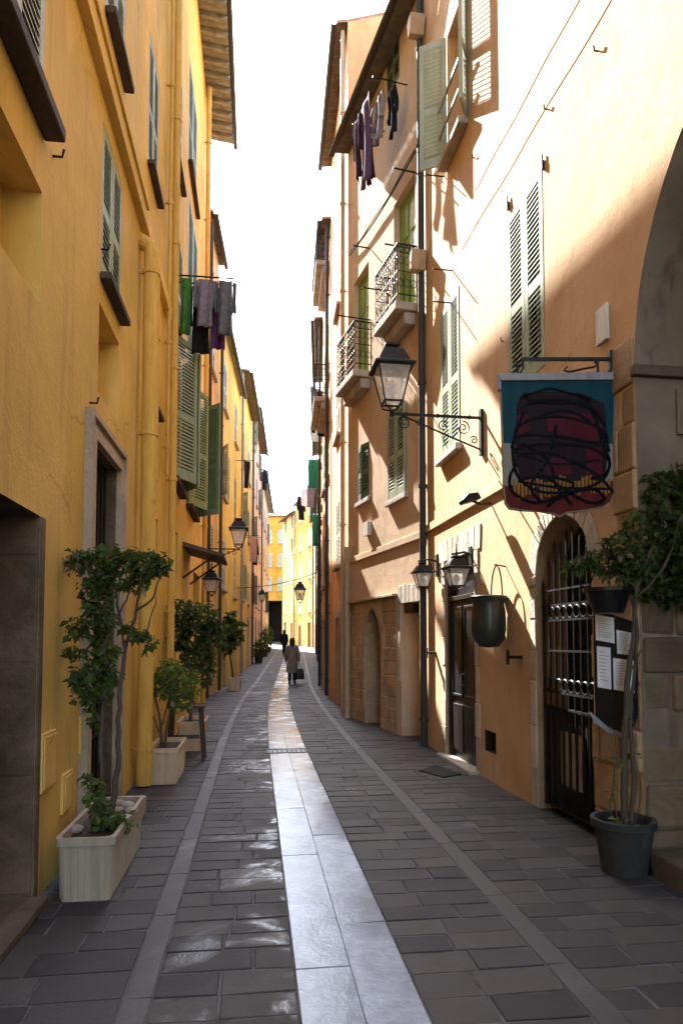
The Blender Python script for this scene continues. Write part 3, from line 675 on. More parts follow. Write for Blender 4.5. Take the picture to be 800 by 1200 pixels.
# iron gate
gm = MB(); gb = -.055
def ztop_at(s):
    for i in range(len(gate_cv) - 1):
        if gate_cv[i][0] <= s <= gate_cv[i+1][0]:
            t = (s - gate_cv[i][0]) / (gate_cv[i+1][0] - gate_cv[i][0]); return gate_cv[i][1] + t * (gate_cv[i+1][1] - gate_cv[i][1])
    return gate_cv[0][1]
nb = 8
for k in range(nb + 1):
    s_ = g0 + .05 + (g1 - g0 - .10) * k / nb; zt_ = ztop_at(s_) - J(.10, .22)
    gm.tube([W.pt(s_, gb, .06), W.pt(s_, gb, zt_ - .05), W.pt(s_, gb, zt_)], [.0125, .0125, .003], 6)
for zz in (.08, .98, 1.12, 1.50, 1.78, 1.92, 2.06): gm.box(W, g0 + .03, g1 - .03, gb - .012, gb + .012, zz - .009, zz + .009)
for zz in (1.19, 1.85):
    for k in range(nb):
        c_ = g0 + .05 + (g1 - g0 - .10) * (k + .5) / nb; pts = [W.pt(c_ + .055 * math.cos(t), gb + .006, zz + .055 * math.sin(t)) for t in [i * math.pi / 6 for i in range(13)]]; gm.tube(pts, .008, 5)
gO = H3.part(gm, 'gate', 'iron')
pn = MB(); pn.box(W, g0 + .03, g1 - .03, gb - .035, gb - .022, .08, .98); H3.part(pn, 'kick_plate', 'dark_wood', gO)
gd = MB(); gd.box(W, g0 + .30, g1 - .34, gb - .021, gb - .012, .30, .78)
H3.part(gd, 'letter_panel', 'frame_stone', gO)
# stone surround of the gate (jambs + pointed voussoirs)
gs = MB()
stones(gs, W, g1 + .003, g1 + .15, 0, gzs, .014, .36, .3, .4, jit=.008)
for i in range(len(gate_cv) - 1):
    (x0, z0), (x1, z1) = gate_cv[i], gate_cv[i+1]; cx = (g0 + g1) / 2; cz0 = gzs - .25
    def out(x, z):
        d = Vector((x - cx, z - cz0)); d.normalize(); return x + d.x * .17, z + d.y * .17
    q = [(x0, z0 + .002), (x1, z1 + .002), out(x1, z1), out(x0, z0)]
    if i % 2 == 0: gs.prism(W, [q[0], q[1], ((q[1][0] * .02 + q[2][0] * .98), q[2][1] * .98 + q[1][1] * .02), q[3]], -.05, .012 + J(-.004, .006))
    else: gs.prism(W, [(q[0][0] + .004, q[0][1]), (q[1][0] - .004, q[1][1]), q[2], q[3]], -.05, .009 + J(-.004, .006))
H3.part(gs, 'gate_surround', 'pale_stone', bevel=.008)
# stone pier between gate and passage
pr = MB(); zp = W.z(730, 402)
apx = max(z for _, z in gate_cv)
def skip_gate(p, q2, z, z1_): return z < apx + .12 and q2 > g0 - .005
stones(pr, W, a1 + .003, g0 - .004, 0, gzs + .05, .02, .34, .2, .36, jit=.022)
stones(pr, W, a1 + .003, a1 + .30, gzs + .05, zp, .02, .30, .16, .3, jit=.02)
H3.part(pr, 'stone_pier', 'quoin_stone', bevel=.016)
# jamb stones inside the passage: far side, courses laid over the reveal
FJ = Frame(W.pt(a1, 0, 0), -W.eb, -W.ea); jm = MB(); stones(jm, FJ, .0, 1.5, 0, 2.45, .02, .29, .2, .6, jit=.03); H3.part(jm, 'passage_stones', 'passage_stone', bevel=.028)
im = MB(); im.box(FJ, -.03, 1.5, -.02, .05, zs - .10, zs - .02); H3.part(im, 'impost', 'jamb_stone', bevel=.01)
stp = MB(); stp.box(W, a1 - 1.9, a1 - .12, -.6, .05, -.02, .17); H3.part(stp, 'step', 'jamb_stone', bevel=.02)
# course over the door line, vent, iron dogs, plaque, tie bars
cu0, cz0 = W.at(600, 583); cu1, cz1 = W.at(498, 625)
cs_ = MB(); cs_.box(W, W.s(640, 575), W.L - .01, -.02, .035, cz1 - .02, cz1 + .10); H3.part(cs_, 'string_course', 'apricot', bevel=.01)
r = H3.px(568, 581, 857, 882); H3.hole(*r, .12, rm=3, bm=3)
for (u, v, ln) in ((610, 770, .13), (510, 765, .12)):
    a, z = W.at(u, v); q = MB(); q.box(W, a - .05, a + .05, .002, ln, z - .016, z + .016); q.box(W, a - .02, a + .02, ln, ln + .022, z - .075, z + .075); H3.part(q, 'shutter_dog', 'iron', bevel=.004)
r = H3.px(701, 714, 360, 402); q = MB(); q.box(W, r[0], r[1], .002, .03, r[2], r[3]); H3.part(q, 'wall_plate', 'cream_metal', bevel=.006)
for (u0, v0, ln) in ((520, 207, .9), (530, 317, .75), (529, 355, .5)):
    a, z = W.at(u0, v0); H3.rail(a, z, .28, drop_brace=False, r=.01)
sp_ = W.s(497, 400)
H3.pipe(W.s(498.5, 400), 0.0, 14.2, .052, 'pipe_grey', b=.065)
for vv in (15, 296):                               # hoppers / junction boxes by the pipe
    z = W.z(500, vv); q = MB(); q.prism(W, [(W.L - .28, z), (W.L - .03, z), (W.L - .08, z - .28), (W.L - .2, z - .28)], .02, .26); H3.part(q, 'pipe_hopper', 'pipe_beige', bevel=.01)
# cable stapled under the course, cracks of old tie plates
for (u, v) in ((641, 128), (700, 60), (556, 185), (590, 400)):
    a, z = W.at(u, v); q = MB(); q.tube([W.pt(a, 0, z), W.pt(a, .03, z), W.pt(a, .035, z + .04)], .008, 6); H3.part(q, 'shutter_hook', 'iron')
for (A_, B_) in (((723, 0), (541, 292)), ((677, 10), (557, 223))):
    pA, pB = W.at(*A_), W.at(*B_); q = MB(); n = 30
    q.tube([W.pt(pA[0] + (pB[0] - pA[0]) * t - 2.5 * (1 - t), .001, pA[1] + (pB[1] - pA[1]) * t + .012 * math.sin(t * 23)) for t in [i / n for i in range(n + 1)]], .004, 6); H3.part(q, 'plaster_seam', 'apricot')
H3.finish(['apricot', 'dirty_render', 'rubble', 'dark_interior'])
H3.roof(over=.45, mat='eave_brown')

# ---- second right house (turned towards us), balconies
W2 = Wall(rx(10.5), 10.5, .142, 14.35, -1); W = W2
H4 = House(W2, 0, W2.L - .003, 12.15, 'peach', 'peach house with two iron balconies and pointed stone doorway, beside the grey drainpipe', RG)
H4.pxwin(456, 476, 478, 583, 'closed', 'shutter_grey_green', 'light_sill', sill_out=.07, proud=.005, depth=.2)
H4.pxwin(419.5, 432.5, 522, 586, 'closed', 'shutter_dark', 'light_sill', angs=(12, 8), depth=.2, sill_out=.06)
H4.pxwin(453, 468, 45, 105, 'closed', 'shutter_dark', None, depth=.2)
# doorway, plastered back
r = H4.px(470, 492, 706, 820); H4.hole(r[0], r[1], -.3, r[3], .28, rm=0, bm=0); D4 = r
ss = MB(); lw = r[1] - r[0] + .3
for k in range(6):
    p = r[0] - .15 + lw * k / 6; ss.prism(W, [(p + .005, r[3] + .004), (p + lw / 6 - .005, r[3] + .004), (p + lw / 6 - .005, r[3] + .30 + J(-.02, .02)), (p + .005, r[3] + .30 + J(-.02, .02))], -.05, .014)
stones(ss, W, r[0] - .14, r[0] - .003, .7, r[3], .012, .3, .2, .3, jit=.006); stones(ss, W, r[1] + .003, r[1] + .14, .9, r[3], .012, .3, .2, .3, jit=.006)
H4.part(ss, 'door_surround', 'pale_stone', bevel=.006)
sb = MB(); sb.box(W, r[0] + .35, r[1] - .1, -.28, -.02, r[3] - .16, r[3] - .02); H4.part(sb, 'shutter_box', 'dark_wood')
# pointed stone doorway
p0, p1, _, _ = H4.px(428, 446, 740, 820); pz = W.z(436, 745); pt_ = W.z(436, 714)
cvp = arch_curve(p0, p1, pz, pt_ - pz, True, 12); H4.hole(p0, p1, -.3, pt_ + .01, .4, arch=cvp, rm=1, bm=2)
q = MB(); q.box(W, p0, p0 + (p1 - p0) * .5, -.32, -.27, .0, pz); H4.part(q, 'door', 'dark_wood')
zs4 = W.z(440, 703)
rb = MB(); stones(rb, W, D4[1] + .2, W.L - .01, 0, zs4, .012, .21, .16, .4, skip=lambda a, b, z, z1: b > p0 - .02 and a < p1 + .02 and z < pt_ + .02, jit=.007)
stones(rb, W, p0 - .14, p0 - .005, 0, pz, .025, .28, .12, .2); stones(rb, W, p1 + .005, p1 + .14, 0, pz, .025, .28, .12, .2)
for i in range(len(cvp) - 1):
    (x0, z0), (x1, z1) = cvp[i], cvp[i+1]; cx = (p0 + p1) / 2
    o = lambda x, z: (x + (x - cx) * .3, z + .16)
    rb.prism(W, [(x0, z0 + .002), (x1, z1 + .002), o(x1, z1), o(x0, z0)], -.05, .03)
H4.part(rb, 'stone_base', 'rubble', bevel=.012)
sl = MB(); sl.box(W, D4[1] + .15, W.L, .0, .10, zs4, zs4 + .05); H4.part(sl, 'stone_ledge', 'rubble', bevel=.01)
zc4 = W.z(465, 640); cs_ = MB(); cs_.box(W, .01, W.L - .01, -.02, .03, zc4 - .02, zc4 + .10); H4.part(cs_, 'string_course', 'peach', bevel=.01)
def balcony(H, u0, u1, vdeck, vrail, out, dv, door=True):
    W = H.w; s0 = W.s(u1, vdeck); s1 = W.s(u0, vdeck); z = W.z((u0 + u1) / 2, vdeck); zr = z + .95
    dk = MB(); dk.box(W, s0, s1, .002, out, z - .14, z); dk.box(W, s0 + .05, s1 - .05, .002, out * .55, z - .34, z - .142); bo = H.part(dk, 'balcony', 'light_sill', bevel=.02)
    rl = MB(); o = out - .04
    cor = [(s0 + .03, .0), (s0 + .03, o), (s1 - .03, o), (s1 - .03, .0)]
    for zz, rr in ((zr, .016), (z + .12, .012), (zr - .14, .009), (z + .5, .009)):
        rl.tube([W.pt(a, b, zz) for a, b in cor], rr, 6)
    for i in range(3):
        (a, b), (c_, d) = cor[i], cor[i+1]; L = math.hypot(c_ - a, d - b); n = max(2, int(L / .10))
        for k in range(n + 1):
            t = k / n; x, y = a + (c_ - a) * t, b + (d - b) * t; rl.tube([W.pt(x, y, z), W.pt(x, y, zr)], .008, 5)
            if k < n:
                t2 = (k + .5) / n; x, y = a + (c_ - a) * t2, b + (d - b) * t2; ex = Vector((c_ - a, d - b)).normalized()
                for zc_, rd in ((zr - .07, .04), (z + .31, .05), (z + .68, .05)):
                    rl.tube([W.pt(x + ex.x * rd * math.cos(q), y + ex.y * rd * math.cos(q), zc_ + rd * math.sin(q) * 1.3) for q in [j * math.pi / 4 for j in range(9)]], .006, 4)
    H.part(rl, 'railing', 'iron', bo)
    if not door: return z
    sm = (s0 + s1) / 2; dw = .48; H.hole(sm - dw, sm + dw, z + .01, z + 2.25, .16, back=False)
    q = MB(); q.box(W, sm - dw, sm + dw, -.16, -.11, z + .01, z + 2.248)
    for k in (-1, 1):
        for zz in (.15, .85, 1.5): q.box(W, sm + k * .24 - .17, sm + k * .24 + .17, -.11, -.095, z + zz, z + zz + .55)
    do = H.part(q, 'door', 'door_green', bevel=.004)
    return z
zb1 = balcony(H4, 460, 489, 372, 295, .37, 0)
zb2 = balcony(H4, 412, 435, 447, 380, .37, 0)
# drying rails beside the balconies and the clothes line up high
for (u, v, ln) in ((495, 204, .5), (480, 291, .45), (434, 375, .7), (452, 341, .45), (433, 291, .35)):
    a, z = W2.at(u, v); H4.rail(a, z, ln, drop_brace=False)
q = MB(); A = W2.at(490, 178); B = W2.at(412, 300); pts = [W2.pt(A[0] + (B[0] - A[0]) * t, .05, A[1] + (B[1] - A[1]) * t - .10 * math.sin(math.pi * t)) for t in [i / 14 for i in range(15)]]
q.tube(pts, .014, 6); q.tube([p + Vector((0, 0, .05 + .02 * math.sin(i))) for i, p in enumerate(pts)], .009, 6); H4.part(q, 'cable', 'iron')
H4.pipe(W2.L - .25, 0.0, W2.z(415, 640), .055, 'pipe_beige', b=.10)
r = H4.px(430, 435, 612, 628); q = MB(); q.box(W2, r[0], r[1], .002, .08, r[2], r[3]); H4.part(q, 'junction_box', 'cream_metal', bevel=.005)
H4.finish(['peach', 'rubble', 'dark_interior'])
H4.roof(over=.30, mat='eave_brown', gut='pipe_grey')
# ---- further right houses
rp = [(.142, 14.353), (-.305, 19.0), (-.64, 23.0), (-.82, 29.0), (-1.22, 38.0), (-1.70, 48.0), (-2.40, 60.0)]
RH = mesh_far(None, [
    (rp[0], rp[1], 15.2, 'terracotta_plaster', 'narrow orange house with long zinc gutter rising behind the peach house', ['shutter_pale', 'shutter_grey_green'], 1, .24, [3.4, 6.6, 9.8], 'pipe_beige'),
    ((rp[1][0], rp[1][1] + .003), rp[2], 13.7, 'salmon', 'salmon house with brown rafters under its eave, far right side', ['shutter_grey_green', 'shutter_dark'], 2, .26, FL, 'pipe_grey'),
    ((rp[2][0], rp[2][1] + .003), rp[3], 12.7, 'orange_warm', 'orange house with white and navy laundry on the far right side', ['shutter_dark', 'shutter_grey_green'], 2, .3, FL, 'pipe_grey'),
    ((rp[3][0], rp[3][1] + .003), rp[4], 12.0, 'apricot', 'apricot house with green netting hung on its upper front', ['shutter_pale', 'shutter_grey_green'], 3, .3, FL, 'pipe_beige'),
    ((rp[4][0], rp[4][1] + .003), rp[5], 11.7, 'terracotta_plaster', 'plain orange house behind the far hanging lantern on the right', ['shutter_dark', 'shutter_pale'], 3, .3, FL, 'pipe_grey'),
    ((rp[5][0], rp[5][1] + .003), rp[6], 12.0, 'beige_plaster', 'beige house where the street starts to bend left', ['shutter_pale', 'shutter_dark'], 3, .3, FL, 'pipe_grey')], -1, RG)
EH = mesh_far(None, [
    ((-2.40, 60.6), (-4.6, 68.5), 15.1, 'deep_ochre', 'sunlit yellow house facing us at the bend, red roof edge', ['shutter_pale', 'shutter_grey_green'], 2, .4, FL + [12.2], 'pipe_grey'),
    ((-4.62, 68.503), (-6.5, 75), 14.6, 'orange_warm', 'ochre house beyond the yellow one at the bend', ['shutter_pale', 'shutter_dark'], 2, .4, FL + [12.2], 'pipe_grey')], -1, 'houses at the bend of the street')
balcony(RH[1], 379.5, 386, 482, 0, .45, 0, False); balcony(RH[2], 374.5, 377.5, 520, 0, .45, 0, False); balcony(RH[1], 380, 386, 330, 0, .40, 0, False)
WE = Wall(-11.5, 80, -4.5, 80, 1)
HE = House(WE, 0, WE.L, 16.2, 'deep_ochre', 'dark ochre house closing the street above a dark passage', 'houses at the bend of the street')
HE.hole(2.6, 5.6, .9, 6.2, 4.0, rm=1, bm=1)
for k in range(4):
    for zf in (7.4, 10.2, 13.0): HE.window(.8 + k * 1.6, 1.7 + k * 1.6, zf, zf + 1.6, 'closed', 'shutter_pale', 'light_sill', slat=.12)
HE.finish(['deep_ochre', 'dark_interior']); HE.roof(over=.4)

# ------------------------------------------------------------------ lanterns
def lantern(fr, z0, h, w, o, shield=True):
    """four-sided street lantern standing on point (0,0,z0) of frame fr"""
    fm = MB(); wt, wb = w / 2, w * .27; zb, zt = z0 + h * .12, z0 + h * .62
    for sa in (-1, 1):
        for sb in (-1, 1):
            fm.tube([fr.pt(0, 0, z0), fr.pt(sa * wb * .9, sb * wb * .9, z0 + h * .06), fr.pt(sa * wb, sb * wb, zb), fr.pt(sa * wt, sb * wt, zt)], w * .026, 6)
    for ww, z in ((wb, zb), (wt, zt)):
        for s_ in (-1, 1):
            fm.box(fr, -ww - w * .03, ww + w * .03, s_ * ww - w * .03, s_ * ww + w * .03, z - w * .025, z + w * .025); fm.box(fr, s_ * ww - w * .03, s_ * ww + w * .03, -ww + w * .03, ww - w * .03, z - w * .024, z + w * .024)
    fm.tube([fr.pt(0, 0, z0 - h * .07), fr.pt(0, 0, z0 + .01)], [w * .09, w * .06], 8)
    fm.build('lantern_frame', 'iron', o, normals=True)
    cp = MB(); prof = [(wt * 1.24, zt + .0), (wt * 1.24, zt + h * .03), (wt * .98, zt + h * .07), (wt * .62, zt + h * .26), (wt * .40, zt + h * .27), (wt * .34, zt + h * .30), (wt * .45, zt + h * .33), (wt * .42, zt + h * .37), (wt * .05, zt + h * .38)]
    k = 0
    for r_, z in prof:
        for (x, y) in ((-1, -1), (1, -1), (1, 1), (-1, 1)): cp.v.append(fr.pt(x * r_, y * r_, z))
    for i in range(len(prof) - 1):
        for j in range(4): cp.f.append([i*4 + j, i*4 + (j+1) % 4, (i+1)*4 + (j+1) % 4, (i+1)*4 + j]); cp.mi.append(0)
    cp.f.append([0, 1, 2, 3]); cp.mi.append(0); cp.build('lantern_cap', 'iron', o, bevel=.004, normals=True)
    gl = MB(); a, b = wb * .96, wt * .95; vs = [fr.pt(x * r_, y * r_, z) for r_, z in ((a, zb + .01), (b, zt - .01)) for x, y in ((-1, -1), (1, -1), (1, 1), (-1, 1))]
    gl.add(vs, [(0, 1, 5, 4), (1, 2, 6, 5), (2, 3, 7, 6), (3, 0, 4, 7), (0, 1, 2, 3)]); gl.build('lantern_glass', 'lamp_glass', o)
    bl = MB(); bl.lathe(fr.pt(0, 0, 0), [(.001, zb + .02), (w * .08, zb + .02), (w * .08, zb + h * .1), (w * .15, zb + h * .16), (w * .15, zb + h * .24), (w * .06, zb + h * .32), (.001, zb + h * .34)], 12); bl.build('bulb', 'paper', o, smooth=True)
def spiral(c, r0, r1, t0, turns, n=26):
    out = []
    for i in range(n + 1):
        t = i / n; r_ = r0 + (r1 - r0) * t; a = t0 + turns * 2 * math.pi * t; out.append((c[0] + r_ * math.cos(a), c[1] + r_ * math.sin(a)))
    return out
LAMPG = 'iron wall lanterns along the street'
def bracket_lamp(W, u, v, ulamp, label, h, w, scroll=True, plate=(-.45, .10)):
    a, z = W.at(u, v)
    base = W.pt(a, 0, z)
    # arm length so that the lamp shows at column ulamp
    lo, hi = 0.05, 2.5
    for _ in range(40):
        mid = (lo + hi) / 2; p = W.pt(a, mid, z); uu = CX + F * p.x / p.y
        if (uu > ulamp) == (W.side < 0): lo = mid
        else: hi = mid
    L = lo; o = thing('wall_lantern', base, label, 'street lamp', LAMPG)
    mb = MB(); fr = Frame(W.pt(a, 0, z), W.eb, W.ea)
    mb.box(fr, .002, .035, -.035, .035, plate[0], plate[1]); mb.box(fr, .03, L + .02, -.014, .014, -.014, .014)
    T = lambda pts, r_=.009: mb.tube([fr.pt(x, 0, y) for x, y in pts], r_, 6)
    if scroll:
        n = 20; T([(.03 + (L * .88) * t, -.36 * (1 - t) ** 1.5 - .02 - .05 * math.sin(math.pi * t)) for t in [i / n for i in range(n + 1)]], .011)
        for (cx, cy, r_, t0, tr) in ((.22 * L, -.13, .085, 1.5, 1.6), (.44 * L, -.115, .065, 2.6, -1.5), (.86 * L, -.10, .075, 1.2, -1.6), (.70 * L, -.085, .05, 1.8, 1.5), (.10 * L, -.27, .05, .4, 1.4)):
            T(spiral((cx, cy), r_, r_ * .2, t0, tr), .008)
        for x in (.15, .5, .85): mb.box(fr, L * x - .012, L * x + .012, -.02, .02, -.02, .022)
    else: T([(.03, plate[0] + .05), (L * .4, -.10), (L * .8, -.015)], .010)
    mb.build('bracket', 'iron', o, normals=True)
    lantern(Frame(W.pt(a, L, z), W.eb, W.ea), .03, h, w, o)
    return o
bracket_lamp(WR, 565, 490, 460, 'large black lantern on scrolled arm above the apricot wall, nearest lamp', .80, .38)
bracket_lamp(WL, 241, 643, 279, 'black lantern on thin arm off the yellow left-hand house', .80, .42)
def small_lamp(W, u, v, ulamp, label, h, w):
    a, z = W.at(u, v); o = thing('wall_lantern', W.pt(a, 0, z), label, 'wall lamp', LAMPG); lo, hi = .05, 1.2
    for _ in range(40):
        mid = (lo + hi) / 2; p = W.pt(a, mid, z)
        if CX + F * p.x / p.y > ulamp: lo = mid
        else: hi = mid
    L = lo; fr = Frame(W.pt(a, 0, z), W.eb, W.ea); mb = MB()
    mb.box(fr, .002, .03, -.05, .05, -.22, .10); mb.tube([fr.pt(.02, 0, 0), fr.pt(L * .5, 0, .03), fr.pt(L + .06, 0, 0)], .014, 7); mb.tube([fr.pt(.02, 0, -.16), fr.pt(L * .35, 0, -.12), fr.pt(L * .6, 0, .0)], .010, 6)
    mb.tube([fr.pt(L, 0, .14), fr.pt(L, 0, -.03)], [.004, .014], 6); mb.build('bracket', 'iron', o, normals=True)
    lantern(Frame(W.pt(a, L, z), W.eb, W.ea), -h, h * .97, w, o)
small_lamp(WR, 513, 658, 495, 'small black lantern left of the dark glazed door', .42, .24)
small_lamp(WR, 553, 650, 535, 'black lantern hanging right over the dark glazed door', .44, .27)
ca2 = WL.s(226, 660); q_ = thing('wall_lantern', WL.pt(ca2, .4, 0) + Vector((0, 0, cz)), 'small lantern hanging under the tiled canopy on the yellow wall', 'wall lamp', LAMPG)
lantern(Frame(WL.pt(ca2, .40, 0)), cz - .62, .52, .30, q_)
mb = MB(); mb.tube([WL.pt(ca2, .4, cz - .10), WL.pt(ca2, .4, cz + .06)], .01, 6); mb.build('hanger', 'iron', q_)
# cable across the street with two lanterns
cA = Vector((*lp(27.5), P(272, 692, 27.5).z)); rB = Wall(*rp[2], *rp[3], -1); cB = Vector((rp[3][0], rp[3][1] - .5, P(400, 664, 28.5).z + .2))
cA.z = 3.7; cB.z = 4.5
mid = cA.lerp(cB, .70)
def cable(a, b, sag, label):
    mb = MB(); mb.tube([a.lerp(b, t) - Vector((0, 0, sag * 4 * t * (1 - t))) for t in [i / 16 for i in range(17)]], .014, 6)
    tag(centre(mb.build('cable', 'iron'), a), label, 'cable')
cable(cA, cB, .18, 'thin black cable strung across the street carrying a lantern')
def hang(p, h, w, label):
    o = thing('hanging_lantern', p, label, 'street lamp'); mb = MB(); mb.tube([p, p - Vector((0, 0, .18))], .014, 6); mb.build('hanger', 'iron', o)
    lantern(Frame(p - Vector((0, 0, .14 + h))), 0, h, w, o)
hang(cA.lerp(cB, .74) - Vector((0, 0, .18 * 4 * .74 * .26)), .85, .42, 'lantern hung from the cable across the street, right of centre')
hang(cA.lerp(cB, .30) - Vector((0, 0, .18 * 4 * .30 * .70)) , .5, .28, 'smaller lantern hung from the cable near the left houses')
# spotlight on the right wall
a, z = WR.at(575, 590); o = thing('spotlight', WR.pt(a, 0, z), 'small black floodlight on short arm on the apricot wall', 'floodlight'); fr = Frame(WR.pt(a, 0, z), WR.eb, WR.ea)
mb = MB(); mb.tube([fr.pt(.0, 0, 0), fr.pt(.12, 0, -.01), fr.pt(.22, .0, .02)], .014, 6); mb.build('arm', 'iron', o, normals=True)
mb = MB(); mb.prism(fr, [(.14, .04), (.34, -.02), (.36, .02), (.30, .09), (.18, .11)], -.09, .09); mb.build('lamp_body', 'iron', o, bevel=.01)

# ------------------------------------------------------------------ hanging sign (right)
a, z = WR.at(718, 430); zt = z - .035; o = thing('hanging_sign', WR.pt(a, 0, zt), 'teal painted hanging sign covered in black spray scribbles, on iron arm', 'sign')
FS = Frame(WR.pt(a, 0, zt), -Vector(WR.eb), -WR.ea)       # a: towards the wall, b: towards us
FS = Frame(WR.pt(a, 0, zt) , Vector((1, 0, 0)), Vector((0, -1, 0)))
k_ = P(0, 0, FS.o.y); sc = FS.o.y / F
def sg(u, v): p = P(u, v, FS.o.y); return (p.x - FS.o.x, p.z - FS.o.z)
def poly(*uv): return [sg(*q) for q in uv]
bt = [(589.5, 578), (591, 590), (596, 597), (610, 599), (632, 600), (648, 603), (655, 607), (662, 602), (685, 599), (706, 595), (714, 589), (717, 576)]
brd = MB(); brd.prism(FS, poly((585, 446), (719, 446), *bt[::-1]), -.018, .018); brd.build('board', 'cream_board', o, bevel=.003)
q = MB(); q.prism(FS, poly((586, 447), (718, 447), (716.5, 521), (589, 520)), .018, .0215); q.build('teal_panel', 'teal_board', o)
q = MB(); q.prism(FS, poly((604, 474), (612, 462), (640, 460), (680, 462), (706, 474), (711, 520), (707, 566), (690, 576), (640, 574), (612, 572), (602, 540)), .0215, .025); q.build('painted_figure', 'maroon_board', o)
q = MB()
for pg in (((640, 488), (688, 486), (704, 500), (698, 520), (640, 506)), ((604, 488), (618, 486), (620, 504), (606, 512)), ((684, 528), (702, 526), (704, 558), (686, 560)), ((634, 540), (664, 536), (668, 556), (640, 560))): q.prism(FS, poly(*pg), .025, .0275)
q.build('red_patch', 'crimson_board', o)
q = MB(); q.prism(FS, poly((590, 570), (630, 566), (680, 569), (716.5, 564), (716.5, 577), (713, 588), (705, 594), (685, 597.5), (662, 600.5), (655, 605), (648, 601.5), (610, 597.5), (597, 595.5), (592, 589)), .018, .0205); q.build('red_border', 'red_board', o)
q = MB()
for i in range(26):
    u = 600 + i * 4.4; v = 562 + 4 * math.sin(i * .9) + J(-2, 2); q.prism(FS, poly((u, v), (u + 3.2, v), (u + 3, v + J(14, 24)), (u + .5, v + J(13, 22))), .0206, .0285)
q.build('yellow_fringe', 'yellow_board', o)
random.seed(21)
q = MB()
def scr(pts, r_=.011):
    # smooth through the pixel points
    P_ = [Vector(sg(*p)) for p in pts]; out = []
    for i in range(len(P_) - 1):
        p0, p1, p2, p3 = P_[max(i-1, 0)], P_[i], P_[i+1], P_[min(i+2, len(P_)-1)]
        for t in [j / 6 for j in range(6)]: out.append(.5 * ((2*p1) + (p2-p0)*t + (2*p0-5*p1+4*p2-p3)*t*t + (3*p1-p0-3*p2+p3)*t**3))
    out.append(P_[-1]); b = .0290 + J(0, .002)
    for i in range(len(out) - 1):
        d = out[i+1] - out[i]
        if d.length < 1e-5: continue
        nn = Vector((-d.y, d.x)).normalized() * r_; e = d.normalized() * r_ * .4
        q.prism(FS, [tuple(out[i] - nn - e), tuple(out[i+1] - nn + e), tuple(out[i+1] + nn + e), tuple(out[i] + nn - e)], .0272, b)
scr([(602, 505), (620, 493), (655, 490), (690, 498), (708, 512), (700, 520), (650, 513), (608, 512), (600, 528), (630, 522), (680, 524), (710, 538), (708, 556), (690, 562)])
scr([(612, 484), (600, 520), (604, 556), (625, 575), (660, 578), (700, 566), (712, 545), (704, 520), (690, 478), (676, 464)])
scr([(604, 545), (596, 560), (600, 578), (625, 590), (650, 583), (670, 568), (640, 560), (610, 562)])
scr([(606, 535), (640, 532), (676, 545), (700, 560), (716, 578)]); scr([(636, 558), (660, 575), (690, 590), (706, 585), (690, 574), (655, 584), (640, 594)])
scr([(615, 475), (650, 470), (690, 480), (706, 500)]); scr([(608, 520), (640, 540), (650, 570), (668, 592)]); scr([(650, 500), (640, 540), (620, 570), (632, 588)])
scr([(608, 468), (640, 457), (664, 462), (690, 470), (660, 474), (625, 472), (612, 464)], .008); scr([(600, 530), (650, 545), (700, 540)], .009); scr([(606, 565), (650, 572), (712, 574)], .010)
scr([(610, 498), (660, 482), (700, 505), (712, 530)], .009)
q.build('spray_scribble', 'spray_black', o)
q = MB(); q.prism(FS, poly((582, 440), (720, 438), (720, 447), (584, 448)), -.035, .04); q.prism(FS, poly((582, 441), (586, 441), (586, 458), (583, 458)), -.03, .03); q.build('cap_rail', 'zinc', o, bevel=.004)
q = MB(); za = sg(650, 421)[1]; q.box(FS, sg(612, 421)[0], .0, -.012, .012, za - .012, za + .012)
sp = [(sg(612, 421)[0], za), (sg(612, 421)[0], sg(612, 432)[1]), (sg(606, 438)[0], sg(606, 440)[1])]; q.tube([FS.pt(x, 0, y) for x, y in sp], .010, 6)
q.tube([FS.pt(*(lambda t: (t[0], 0, t[1]))(sg(u, v))) for u, v in ((664, 430), (660, 434), (666, 436), (684, 432), (696, 430), (700, 427), (696, 424))], .009, 6)
q.box(FS, -.035, .012, -.03, .03, za - .09, za + .06)
for u in (606, 700): x = sg(u, 440)[0]; q.tube([FS.pt(x, 0, za - .02), FS.pt(x, 0, sg(u, 442)[1])], .008, 6)
q.build('sign_arm', 'iron', o, normals=True)
# small carved plaque inside the passage
p = FJ; aq = Frame(WR.pt(a1, 0, 0), -WR.eb, -WR.ea); xq = .33; zq = P(800, 485, 4.94).z
q = MB(); q.box(aq, .31, .75, .004, .03, zq - .17, zq + .17); po = q.build('stone_plaque', 'dirty_render', None, bevel=.006); centre(po, aq.pt(.5, 0, zq)); tag(po, 'stone plaque on the inner wall of the big archway, cut by the frame', 'plaque')
q = MB(); q.box(aq, .372, .384, .03, .034, zq - .06, zq + .05); q.box(aq, .360, .396, .03, .034, zq + .05, zq + .06); q.box(aq, .360, .396, .03, .034, zq - .07, zq - .06); q.build('carved_letter', 'dark_sill', po)

